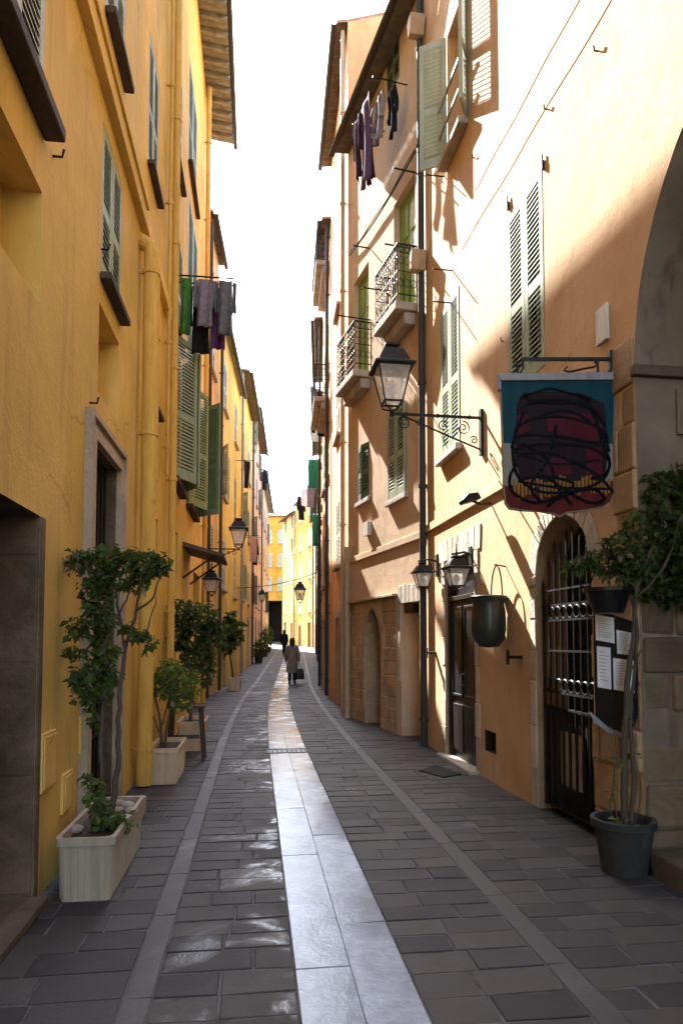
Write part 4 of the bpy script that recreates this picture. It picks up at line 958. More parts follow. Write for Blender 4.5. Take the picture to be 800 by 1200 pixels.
# wall pot (half jar with wire handle)
a, z = WR.at(592, 700); o = thing('wall_pot', WR.pt(a, 0, z), 'dark green glazed pot hung on the wall by a wire loop', 'hanging pot')
ht = .54; mb = MB(); n = 22
prof = [(.005, -ht), (.10, -ht + .01), (.165, -ht + .09), (.185, -ht + .20), (.18, -.16), (.165, -.07), (.175, -.03), (.205, 0), (.20, .012), (.17, -.01), (.15, -.06), (.15, -.12), (.005, -.14)]
mb.lathe(WR.pt(a, .195, z), prof, n); mb.build('pot', 'pot_green_black', o, smooth=True)
hl = MB(); fr = Frame(WR.pt(a, .10, z), WR.ea, WR.eb)
hl.tube([fr.pt(.16 * math.cos(t), .0, .34 * math.sin(t)) for t in [i * math.pi / 16 for i in range(17)]], .008, 6); hl.tube([fr.pt(-.02, -.1, .33), fr.pt(-.02, .03, .35)], .008, 6); hl.build('wire_loop', 'iron', o, normals=True)

# menu board with sheets
YB = 4.98
FB = Frame((P(722, 770, YB).x, YB, 0), Vector((.80, -.60, 0)), Vector((-.60, -.80, 0)))
def mbp(u, v):      # pixel on the board plane
    d = ray(u, v); E = Vector((0, 0, EYE)); t = (FB.o - E).dot(FB.eb) / d.dot(FB.eb); p_ = E + d * t - FB.o; return (p_.dot(FB.ea), p_.z)
o = thing('menu_board', FB.pt(0, 0, mbp(722, 850)[1]), 'black menu board with four white sheets leaning on the stone pier', 'menu board')
q = MB(); q.prism(FB, [mbp(*t) for t in ((694, 712), (746, 730), (749, 835), (742, 850), (728, 858), (712, 852), (697, 838))], -.02, .004); q.build('board', 'black_board', o, bevel=.003)
sheets = (((697, 720), (719, 724), (720, 754), (698, 750)), ((722, 738), (741, 742), (741, 768), (723, 766)), ((699, 757), (715, 759), (716, 808), (700, 805)), ((718, 771), (742, 774), (743, 812), (719, 808)))
for s_ in sheets:
    q = MB(); pl = [mbp(*t) for t in s_]; q.prism(FB, pl, .005, .0075); so_ = q.build('paper_sheet', 'paper', o)
    q = MB(); (x0, z0), (x1, z1), (x2, z2), (x3, z3) = pl
    nl = 9
    for i in range(nl):
        t = .12 + .76 * i / nl; l_ = .15; r_ = J(.55, .88)
        A = Vector((x0 + (x3 - x0) * t, z0 + (z3 - z0) * t)); B = Vector((x1 + (x2 - x1) * t, z1 + (z2 - z1) * t)); p_ = A.lerp(B, l_); q_2 = A.lerp(B, r_)
        q.prism(FB, [(p_.x, p_.y), (q_2.x, q_2.y), (q_2.x, q_2.y - .006), (p_.x, p_.y - .006)], .0076, .0082)
    q.build('text_lines', 'ink', so_)
q = MB(); q.prism(FB, [mbp(*t) for t in ((690, 834), (698, 840), (714, 853), (728, 859), (728, 863), (712, 858), (697, 846))], -.02, .03); q.build('curled_edge', 'zinc', o, bevel=.004)
# dark hanging tub with gathered plastic above the board
p = P(712, 690, 4.75); o = thing('hanging_tub', p, 'small black tub hung among leaves above the menu board', 'plant tub')
mb = MB(); mb.lathe(p - Vector((0, 0, .17)), [(.001, 0), (.10, 0), (.15, .15), (.17, .15), (.17, .175), (.14, .17), (.10, .05), (.001, .05)], 18); mb.build('tub', 'black_board', o, smooth=False)
mb = MB()
for t in (0.2, 2.3, 4.4): mb.tube([p + Vector((.15 * math.cos(t), .15 * math.sin(t), 0)), p + Vector((0, 0, .35))], .005, 5)
mb.tube([p + Vector((0, 0, .35)), WR.pt((WR.s(712, 650)), 0.0, p.z + .40)], .007, 5)
mb.build('hanger', 'iron', o)

# doormat
mt = MB(); A = [(490, 904), (512, 898), (541, 908), (520, 912)]
def gp(u, v): d = ray(u, v); t = -EYE / d.z; return Vector((d.x * t, d.y * t, 0))
pts = [gp(*q) for q in A]; mt.add([p + Vector((0, 0, .018)) for p in pts] + [p + Vector((0, 0, .001)) for p in pts], [(0, 1, 2, 3), (0, 4, 5, 1), (1, 5, 6, 2), (2, 6, 7, 3), (3, 7, 4, 0)])
tag(centre(mt.build('doormat', 'rubber', bevel=.006), sum(pts, Vector()) / 4), 'black rubber doormat on the paving outside the dark glazed door', 'doormat')

# ------------------------------------------------------------------ planters and plants
def planter(x0, x1, y0, y1, h, mat, label, taper=.03, ribs=True, rot=0):
    c = Vector(((x0 + x1) / 2, (y0 + y1) / 2, 0)); o = thing('planter', c, label, 'planter'); fr = Frame(c, (math.cos(rot), math.sin(rot), 0), (-math.sin(rot), math.cos(rot), 0))
    hx, hy = (x1 - x0) / 2, (y1 - y0) / 2; mb = MB()
    def ring(sx, sy, z, rr=.035, n=4):
        out = []
        for (cx, cy, t0) in ((1, 1, 0), (-1, 1, 90), (-1, -1, 180), (1, -1, 270)):
            for i in range(n + 1): t = R(t0 + 90 * i / n); out.append(fr.pt(cx * (sx - rr) + rr * math.cos(t), cy * (sy - rr) + rr * math.sin(t), z))
        return out
    rings = [ring(hx - taper, hy - taper, 0.0), ring(hx - taper, hy - taper, .012), ring(hx - .012, hy - .012, h - .05), ring(hx, hy, h - .048), ring(hx, hy, h), ring(hx - .028, hy - .028, h), ring(hx - .032, hy - .032, h - .06)]
    n = len(rings[0]); k = 0
    for rg in rings: mb.v += rg
    for i in range(len(rings) - 1):
        for j in range(n): mb.f.append([i*n + j, i*n + (j+1) % n, (i+1)*n + (j+1) % n, (i+1)*n + j]); mb.mi.append(0)
    mb.f.append(list(range(n))); mb.mi.append(0)
    if ribs:
        for ax, L, oth in ((0, hx, hy), (1, hy, hx)):
            m_ = int((2 * L - .1) / .035)
            for i in range(m_):
                t = -L + .06 + (2 * L - .12) * i / (m_ - 1)
                for sgn in (-1, 1):
                    f = lambda e, z: fr.pt(t, sgn * e, z) if ax == 0 else fr.pt(sgn * e, t, z)
                    mb.tube([f(oth - taper + .001, .02), f(oth - .013, h - .055)], .005, 5)
    mb.build('tub', mat, o, normals=True)
    so_ = MB(); so_.add(ring(hx - .033, hy - .033, h - .055), [tuple(range(n))]); so_.build('soil', 'soil', o)
    return o, fr
def leaves(mb, c, rad, n, size, m=0, droop=.3, dry=0):
    c = Vector(c)
    for _ in range(n):
        while True:
            d = Vector((J(-1, 1), J(-1, 1), J(-1, 1)))
            if d.length < 1: break
        d = d * (d.length ** -.35 if d.length > .05 else 1); p = c + Vector((d.x * rad[0], d.y * rad[1], d.z * rad[2]))
        sz = size * J(.42, 1.45); ax = Vector((J(-1, 1), J(-1, 1), J(-.9, .5) - droop)).normalized(); nn = Vector((J(-.8, .8), J(-.8, .8), J(.2, 1))); sd_ = ax.cross(nn)
        if sd_.length < 1e-3: continue
        sd_.normalize(); up = sd_.cross(ax).normalized(); w_ = sz * J(.24, .36)
        a0 = p; a1 = p + ax * sz * .5 + up * sz * .06; a2 = p + ax * sz - up * sz * .08
        mb.add([a0, a1 + sd_ * w_ + up * w_ * .3, a2, a1 - sd_ * w_ + up * w_ * .3, a1], [(0, 1, 4), (1, 2, 4), (2, 3, 4), (3, 0, 4)], 1 if random.random() < dry else m)
def limb(mb, pts, r0, r1, n=7):
    P_ = [Vector(p) for p in pts]; out = []
    for i in range(len(P_) - 1):
        p0, p1, p2, p3 = P_[max(i-1, 0)], P_[i], P_[i+1], P_[min(i+2, len(P_)-1)]
        for t in [j / 5 for j in range(5)]: out.append(.5 * ((2*p1) + (p2-p0)*t + (2*p0-5*p1+4*p2-p3)*t*t + (3*p1-p0-3*p2+p3)*t**3))
    out.append(P_[-1]); N_ = len(out)
    out = [p + Vector((J(-1, 1), J(-1, 1), 0)) * .006 for p in out]
    mb.tube(out, [r0 + (r1 - r0) * i / (N_ - 1) for i in range(N_)], n)
def plant(name, label, cat, base, limbs, clusters, Yd, leafm, lsize, dens, depth=1.0, group=None):
    o = thing(name, base, label, cat, group); t = MB()
    for pts, r0, r1 in limbs: limb(t, [P(u, v, y) for u, v, y in pts], r0, r1)
    t.build('trunk', 'bark', o, smooth=True)
    lf = MB(); mats = [leafm, 'leaf_dry']
    for cl in clusters:
        u, v, ru, rv = cl[:4]; dy = cl[4] if len(cl) > 4 else 0; mm = cl[5] if len(cl) > 5 else 0; k = Yd / F
        rx_, rz_ = ru * k, rv * k; ry_ = max(rx_, rz_) * .8 * depth
        leaves(lf, P(u, v, Yd + dy), (rx_, ry_, rz_), int(dens * ru * rv / 100), lsize, mm, dry=.04)
    lf.build('foliage', mats, o); return o
# near-left planter with two stems
pl1, f1 = planter(-1.72, -1.36, 4.22, 5.35, .39, 'planter_cream', 'long cream ribbed planter with pebbles at the foot of the yellow wall', rot=.124)
pl1.location = (-1.635, 4.80, 0)
B1 = Vector((-1.66, 4.75, .34)); Y1 = 4.75
random.seed(11)
plant('potted_tree', 'slim two-stemmed tree with flat leafy top in the near cream planter', 'tree', B1,
      [([(122, 962, 4.75), (119, 880, 4.74), (120, 790, 4.78), (114, 715, 4.75), (100, 660, 4.7)], .020, .007), ([(128, 962, 4.72), (138, 900, 4.70), (140, 830, 4.72), (147, 765, 4.75), (160, 715, 4.72), (168, 662, 4.7)], .023, .007),
       ([(148, 765, 4.75), (140, 720, 4.78), (132, 665, 4.75)], .012, .005), ([(160, 715, 4.72), (180, 700, 4.7), (188, 668, 4.7)], .010, .004), ([(147, 752, 4.75), (170, 742, 4.68), (184, 700, 4.66)], .009, .003), ([(119, 850, 4.74), (104, 810, 4.7), (95, 760, 4.68)], .009, .003),
       ([(120, 790, 4.78), (126, 730, 4.74), (122, 690, 4.74)], .011, .004), ([(140, 720, 4.76), (152, 690, 4.72), (150, 660, 4.7)], .008, .003)],
      [(92, 657, 18, 13, .0, 1), (98, 652, 20, 11), (125, 652, 26, 14), (150, 655, 24, 14), (175, 658, 24, 15), (190, 660, 10, 12), (160, 680, 18, 12), (128, 680, 20, 20), (108, 690, 16, 20, 0, 0), (118, 722, 18, 26), (92, 735, 13, 16), (86, 765, 9, 10), (118, 765, 17, 26), (95, 795, 13, 14), (114, 805, 15, 26), (100, 822, 9, 12), (168, 745, 11, 10), (176, 752, 9, 9), (150, 735, 9, 9), (132, 790, 8, 14), (112, 842, 8, 9)], Y1, 'leaf_dark', .066, 34)
plant('leafy_shrub', 'low leafy shoots at the foot of the tree in the near planter', 'plant', B1 + Vector((.02, -.15, 0)),
      [([(120, 972, 4.6), (112, 935, 4.58), (104, 912, 4.55)], .006, .003), ([(126, 972, 4.62), (130, 950, 4.6)], .006, .003)],
      [(112, 930, 12, 16), (104, 912, 10, 7), (122, 962, 14, 14), (142, 962, 16, 12), (118, 948, 10, 16)], 4.6, 'leaf_mid', .055, 40)
for i, (x, y, s_) in enumerate(((-1.52, 5.02, .05), (-1.60, 5.18, .055), (-1.50, 4.88, .04), (-1.74, 4.55, .05), (-1.63, 5.05, .045), (-1.54, 4.72, .04), (-1.69, 5.25, .05))):
    b_ = bmesh.new(); bmesh.ops.create_icosphere(b_, subdivisions=2, radius=s_)
    for v_ in b_.verts: v_.co.z *= .65; v_.co.x *= J(.95, 1.1)
    me = bpy.data.meshes.new('pebble'); b_.to_mesh(me); b_.free(); me.materials.append(MATS['pebble']); ob = bpy.data.objects.new('pebble', me); COL.objects.link(ob); ob.location = (x, y, .345 + s_ * .3); ob.rotation_euler = (0, 0, J(0, 3))
    for p_ in me.polygons: p_.use_smooth = True
    tag(ob, 'pale rounded stone lying on the soil of the near cream planter', 'stone', 'stones in the near planter')
# stone block behind it
q = MB(); A = gp(137, 952); fr = Frame((-1.98, 5.75, 0), (.992, .124, 0), (-.124, .992, 0)); q.box(fr, 0, .26, 0, .62, 0.0, .17); o_ = q.build('stone_block', 'frame_stone', bevel=.02); centre(o_, fr.pt(.13, .3, 0)); tag(o_, 'low pale stone block on the paving behind the near planter', 'stone block')
# second planter
pl2, f2 = planter(-2.20, -1.85, 7.62, 8.5, .40, 'planter_tan', 'tan ribbed planter below the fat yellow drainpipe', rot=.124); 
plant('shrub', 'small yellow-green shrub in the tan planter', 'shrub', (-2.05, 8.0, .36),
      [([(189, 880, 8.0), (188, 845, 8.0), (180, 810, 8.0), (176, 795, 8.0)], .02, .006), ([(192, 880, 8.0), (198, 840, 7.95), (205, 805, 7.9)], .018, .006), ([(190, 850, 8.0), (200, 815, 8.1), (214, 790, 8.1)], .01, .004), ([(188, 860, 8.0), (178, 835, 7.9), (170, 810, 7.9)], .009, .004)],
      [(180, 800, 14, 13), (205, 790, 20, 16), (218, 800, 16, 18), (195, 805, 14, 14), (212, 820, 16, 14), (172, 808, 8, 10), (200, 780, 12, 10)], 8.0, 'leaf_yellow', .08, 55)
# third group
pl3, f3 = planter(-2.42, -2.02, 9.9, 10.7, .42, 'planter_tan', 'tan planter half hidden behind the wooden stand', rot=.124, ribs=False)
plant('potted_tree', 'bushy dark tree in the tan planter behind the stand', 'tree', (-2.22, 10.3, .38),
      [([(222, 870, 10.3), (224, 820, 10.3), (222, 780, 10.3), (215, 740, 10.3)], .028, .01), ([(224, 820, 10.3), (236, 770, 10.2), (246, 740, 10.2)], .018, .007), ([(222, 790, 10.3), (228, 750, 10.4), (232, 715, 10.4)], .014, .006)],
      [(215, 720, 16, 18), (235, 720, 20, 16), (250, 738, 15, 16), (225, 745, 24, 20), (210, 745, 12, 20), (242, 755, 16, 14), (230, 770, 22, 14), (205, 715, 8, 12), (240, 785, 12, 18), (256, 735, 8, 10)], 10.3, 'leaf_dark', .095, 70)
o = thing('plant_stand', gp(220, 893), 'dark wooden stand with sloping legs in front of the tan planter', 'stand'); fr = Frame(gp(219, 893), (.992, .124, 0), (-.124, .992, 0))
q = MB(); q.box(fr, -.26, .22, -.02, .40, .70, .73); q.build('top', 'shelf_wood', o, bevel=.004)
for (x, y, dx) in ((-.22, .02, -.02), (.16, .02, .05), (-.22, .36, -.02), (.16, .36, .05)):
    q = MB(); q.tube([fr.pt(x + dx, y, 0), fr.pt(x, y, .70)], .022, 6); q.build('leg', 'shelf_wood', o)
q = MB(); q.box(fr, -.2, .16, .015, .03, .3, .35); q.build('stretcher', 'shelf_wood', o)
# far-left plants
def simple_pot(p, r, h, mat, label):
    mb = MB(); mb.lathe(p, [(.001, 0), (r * .72, 0), (r * .96, h * .86), (r * 1.06, h * .86), (r * 1.06, h), (r * .9, h), (r * .88, h * .8), (.001, h * .8)], 48)
    ob = mb.build('plant_pot', mat, None, smooth=False, bevel=.004); centre(ob, p); return tag(ob, label, 'plant pot', 'plant pots')
b_ = gp(276, 807); b_ = Vector((-3.42, 22.2, 0)); 
pl4, f4 = planter(-3.62, -3.2, 21.6, 22.3, .42, 'planter_tan', 'small far tan planter against the yellow houses on the left', rot=.08, ribs=False)
plant('potted_palm', 'tall spiky plant in the far tan planter on the left', 'plant', (-3.42, 21.9, .4), [([(274, 800, 21.9), (270, 770, 21.9), (268, 740, 21.9)], .04, .02)],
      [(268, 735, 9, 12), (262, 745, 7, 12), (274, 742, 7, 12), (268, 722, 6, 8), (268, 760, 5, 8)], 21.9, 'leaf_dark', .30, 60)
for i, (u, yy, s_) in enumerate(((309, 45, 1.0), (312, 52, 1.1), (301, 38, .7))):
    X_, Y_ = lp(yy); pp = Vector((X_ + .35, Y_, gz(Y_))); lab = ('dark bush in a pot far down the left side', 'last dark bush in a pot before the dark passage', 'small far bush in a pot by the salmon house')[i]
    simple_pot(pp, .25, .4, 'pot_grey', ('grey pot holding the dark bush far down the left', 'grey pot of the last bush before the dark passage', 'grey pot of the small bush by the salmon house')[i])
    o = thing('potted_bush', pp + Vector((0, 0, .35)), lab, 'bush'); lf = MB(); leaves(lf, pp + Vector((0, 0, 1.0 * s_ + .1)), (.4 * s_, .4 * s_, .75 * s_), 420, .14); lf.build('foliage', 'leaf_dark', o); t_ = MB(); t_.tube([pp + Vector((0, 0, .3)), pp + Vector((.02, 0, 1.3 * s_))], [.03, .012], 6); t_.build('trunk', 'bark', o)
# right-hand tree in its grey pot
PB = gp(731, 1022); PB = Vector((PB.x, PB.y, 0))
ob = simple_pot(PB, .205, .37, 'pot_grey', 'large dark grey pot at the foot of the stone pier')
q = MB(); q.lathe(PB + Vector((0, 0, .30)), [(.001, .02), (.18, .0)], 16); q.build('soil', 'soil', ob)
YT = PB.y
plant('potted_tree', 'thin twisting tree with dark overhanging crown in the large grey pot', 'tree', PB + Vector((0, 0, .3)),
      [([(733, 985, YT), (731, 900, YT), (733, 840, YT - .02), (736, 790, YT), (742, 740, YT - .02), (746, 690, YT - .05), (765, 640, YT - .05)], .028, .012), ([(737, 985, YT - .03), (742, 910, YT - .04), (738, 850, YT - .03), (741, 800, YT - .02), (746, 735, YT - .04), (735, 690, YT)], .018, .008),
       ([(736, 790, YT), (752, 760, YT - .08)], .007, .004), ([(728, 985, YT), (718, 930, YT - .02), (722, 880, YT - .05), (716, 850, YT - .05)], .006, .003), ([(746, 690, YT - .05), (720, 668, YT), (690, 660, YT)], .012, .004), ([(746, 700, YT - .05), (780, 660, YT - .1), (795, 610, YT - .1)], .014, .006), ([(765, 640, YT - .05), (772, 600, YT), (760, 580, YT)], .010, .004)],
      [(778, 585, 26, 26), (798, 560, 18, 20), (755, 615, 26, 22), (785, 630, 28, 30), (728, 640, 26, 18), (745, 660, 28, 20), (704, 655, 22, 14), (682, 660, 14, 10), (668, 662, 9, 7), (778, 680, 28, 26), (800, 660, 26, 40), (725, 672, 22, 12), (755, 690, 20, 14), (795, 700, 20, 14), (770, 560, 14, 10)], YT, 'leaf_dark', .055, 42)
plant('climbing_shoots', 'thin pale shoots with a few leaves in the grey pot', 'plant', PB + Vector((.02, -.02, .3)),
      [([(726, 985, YT), (715, 945, YT - .02), (720, 905, YT - .04), (712, 870, YT - .03)], .005, .003), ([(740, 985, YT - .05), (750, 930, YT - .05), (744, 890, YT - .05)], .005, .003)],
      [(722, 890, 8, 16), (714, 930, 8, 10), (744, 880, 7, 16), (738, 850, 6, 12), (730, 960, 10, 6)], YT - .04, 'leaf_yellow', .05, 9)
# ------------------------------------------------------------------ laundry
def garment(p, w, h, mat, kind, label, ax, group, name='garment'):
    ax = Vector(ax).normalized(); n2 = Vector((ax.y, -ax.x, 0)); mb = MB(); nx, nz = 14, 18; ph = J(0, 6)
    def hang_(x0, x1, z0, z1, taper=0.0):
        k = len(mb.v)
        for j in range(nz + 1):
            t = j / nz
            for i in range(nx + 1):
                s_ = i / nx; xx = x0 + (x1 - x0) * s_; cx = (x0 + x1) / 2; xx = cx + (xx - cx) * (1 - taper * t) * (1 + .05 * math.sin(3 * t + ph))
                yy = (.012 + .03 * t) * math.sin(s_ * 9 + ph + t * 1.5) + .02 * math.sin(t * 4 + ph); zz = z0 + (z1 - z0) * t - .02 * abs(math.sin(s_ * math.pi)) * (1 if j == 0 else 0) + .012 * math.sin(s_ * 7 + ph) * t
                mb.v.append(p + ax * xx + n2 * yy + Vector((0, 0, zz)))
        for j in range(nz):
            for i in range(nx): mb.f.append([k + j*(nx+1) + i, k + j*(nx+1) + i + 1, k + (j+1)*(nx+1) + i + 1, k + (j+1)*(nx+1) + i]); mb.mi.append(0)
    if kind == 'trousers':
        hang_(-w/2, w/2, 0, -h * .3); hang_(-w/2, -w * .04, -h * .3, -h, .25); hang_(w * .04, w/2, -h * .3, -h, .25)
    elif kind == 'shirt':
        hang_(-w * .33, w * .33, 0, -h); hang_(-w * .52, -w * .32, -.02, -h * .62, .2); hang_(w * .32, w * .52, -.02, -h * .62, .2)
    else: hang_(-w/2, w/2, 0, -h, .15)
    ob = mb.build(name, mat, None, smooth=True); sm = ob.modifiers.new('solid', 'SOLIDIFY'); sm.thickness = .006; centre(ob, p - Vector((0, 0, h))); tag(ob, label, 'laundry', group); return ob
random.seed(5)
zl = zr - .02; GL = 'laundry on the left rail'
for (o_, a_, w_, h_, mt_, kd, lb) in ((.20, 0, .18, .95, 'cl_green', 'sheet', 'bright green cloth nearest the wall on the left drying rail'), (.42, .22, .40, 1.15, 'cl_black', 'shirt', 'black shirt on the left drying rail beside the green cloth'), (.50, 0, .34, .80, 'cl_lilac', 'shirt', 'pale lilac shirt in front of the black shirt on the left drying rail'),
                            (.70, .22, .30, 1.05, 'cl_purple', 'shirt', 'purple top on the left drying rail'), (.82, 0, .34, .92, 'cl_grey', 'shirt', 'grey shirt at the outer end of the left drying rail')):
    garment(WL.pt(aL0 + a_, o_, zl), w_, h_, mt_, kd, lb, WL.eb, GL)
# high right: clothes on a rail under the peach house eave
GR = 'laundry under the peach house eave'
za_ = W2.at(468, 118); sa_, zz_ = za_
H = H4; 
rl = MB()
for ds in (-.35, .75): rl.tube([W2.pt(sa_ + ds, 0, zz_), W2.pt(sa_ + ds, .62, zz_)], .012, 6)
for oo in (.22, .40, .58): rl.tube([W2.pt(sa_ - .35, oo, zz_), W2.pt(sa_ + .75, oo, zz_)], .004, 5)
rl.build('drying_rail', 'iron', H4.o)
for (o_, a_, w_, h_, mt_, kd, lb) in ((.22, -.2, .36, .8, 'cl_black', 'shirt', 'black top nearest the wall on the high right rail'), (.40, -.02, .42, .85, 'cl_taupe', 'shirt', 'taupe patterned shirt on the high right rail'), (.40, .40, .36, 1.25, 'cl_plum', 'trousers', 'long plum trousers on the high right rail'), (.58, .15, .46, 1.5, 'cl_violet', 'sheet', 'long violet dress hanging lowest on the high right rail'), (.58, .58, .40, 1.1, 'cl_plum', 'shirt', 'plum cardigan at the far end of the high right rail')):
    garment(W2.pt(sa_ + a_, o_, zz_ - .015), w_, h_, mt_, kd, lb, W2.ea, GR)
# far right laundry
for (u, v, Y_, w_, h_, mt_, kd, lb) in ((370, 467, 24.5, .5, 1.3, 'cl_navy', 'trousers', 'navy trousers hanging off the orange house, far right'), (377, 462, 22.0, .45, 1.4, 'cl_navy', 'sheet', 'long navy cloth beside the navy trousers, far right'), (373, 500, 25.0, .9, .6, 'cl_white', 'sheet', 'white sheet below the navy trousers, far right'), (386, 480, 20.0, .35, 1.1, 'cl_white', 'sheet', 'narrow white towel on the far right house'),
                                        (372, 455, 23.5, .7, .5, 'cl_grey', 'sheet', 'grey cloth bunched above the navy trousers'), (353, 582, 46, .7, 1.6, 'cl_black', 'shirt', 'black shirt high up on the far plain orange house'), (358, 572, 44, .9, 1.2, 'cl_white', 'sheet', 'white cloth near the black shirt on the far house'), (364, 570, 38, .6, 1.2, 'cl_lilac', 'sheet', 'lilac cloth far up on the right beside the netting')):
    p_ = P(u, v, Y_); garment(p_, w_, h_, mt_, kd, lb, (.7, .7, 0), 'laundry far down the right side')
    q = MB(); wallX = max(rp[i][0] + (rp[i+1][0] - rp[i][0]) * (Y_ - rp[i][1]) / (rp[i+1][1] - rp[i][1]) for i in range(len(rp) - 1) if rp[i][1] <= Y_ <= rp[i+1][1] + .01)
    q.tube([p_ + Vector((-.35, -.25, .01)), Vector((wallX + .02, Y_, p_.z + .01))], .012, 6); ob = q.build('drying_rail', 'iron', None); hh = [h for h, k in zip(RH, range(6)) if rp[k][1] <= Y_ < rp[k+1][1]][0]; ob.data.transform(Matrix.Translation(-hh.o.location)); ob.parent = hh.o
for (u, v, Y_, w_, h_, mt_, kd, lb) in ((311, 550, 42, .8, 1.3, 'cl_black', 'shirt', 'black shirt high on the salmon house, far left'), (295, 628, 31, .5, 1.2, 'cl_rose', 'sheet', 'pink towel on the golden house, far left'), (299, 630, 32, .5, 1.3, 'cl_black', 'shirt', 'dark shirt beside the pink towel, far left'), (286, 540, 27, .4, 1.1, 'cl_black', 'sheet', 'dark cloth on the bright yellow house, left')):
    X_ = lp(Y_)[0]; z_ = P(u, v, Y_).z; p_ = Vector((X_ + .45, Y_, z_)); garment(p_, w_, h_, mt_, kd, lb, (.5, .85, 0), 'laundry far down the left side')
    q = MB(); q.tube([p_ + Vector((.3, 0, .01)), Vector((X_ - .02, Y_, z_ + .01))], .012, 6); ob = q.build('drying_rail', 'iron', None); k = [22.5, 29, 36, 46, 61]; hh = [h for h, kk in zip(LH, k) if Y_ < kk][0]; ob.data.transform(Matrix.Translation(-hh.o.location)); ob.parent = hh.o
# green scaffold netting panels, far right
for i, (u0, u1, vt, vb, Y_) in enumerate(((361, 374, 538, 572, 33), (366, 375, 602, 640, 36))):
    p0 = P(u0, vt, Y_); p1 = P(u1, vb, Y_); q = MB(); n = 12
    vs = []
    for j in range(9):
        for k in range(n + 1):
            t = k / n; vs.append(Vector((p0.x + (p1.x - p0.x) * t, Y_ + .05 * math.sin(t * 14 + j), p0.z + (p1.z - p0.z) * j / 8)))
    q.add(vs, [(j*(n+1) + k, j*(n+1) + k + 1, (j+1)*(n+1) + k + 1, (j+1)*(n+1) + k) for j in range(8) for k in range(n)]); ob = q.build('netting', 'scaffold_net', None, smooth=True); sm = ob.modifiers.new('solid', 'SOLIDIFY'); sm.thickness = .02; centre(ob, Vector(((p0.x + p1.x) / 2, Y_, p1.z))); tag(ob, ('upper green netting panel hung off the far right houses', 'lower green netting panel hung off the far right houses')[i], 'netting', 'green netting')

# ------------------------------------------------------------------ people
def skin_mesh(name, joints, bones, mat, parent, loc):
    me = bpy.data.meshes.new(name); names = list(joints); me.from_pydata([joints[k][0] for k in names], [(names.index(a), names.index(b)) for a, b in bones], []); ob = bpy.data.objects.new(name, me); COL.objects.link(ob)
    sk = ob.modifiers.new('skin', 'SKIN'); sk.use_smooth_shade = True
    lay = me.skin_vertices[0] if me.skin_vertices else None
    if lay is None:
        bm = bmesh.new(); bm.from_mesh(me); bm.verts.layers.skin.verify(); bm.to_mesh(me); bm.free(); lay = me.skin_vertices[0]
    for i, k in enumerate(names): r_ = joints[k][1]; lay.data[i].radius = r_ if isinstance(r_, tuple) else (r_, r_); lay.data[i].use_root = (i == 0)
    sb = ob.modifiers.new('sub', 'SUBSURF'); sb.levels = 2; sb.render_levels = 2
    me.materials.append(MATS[mat]); ob.parent = parent; return ob
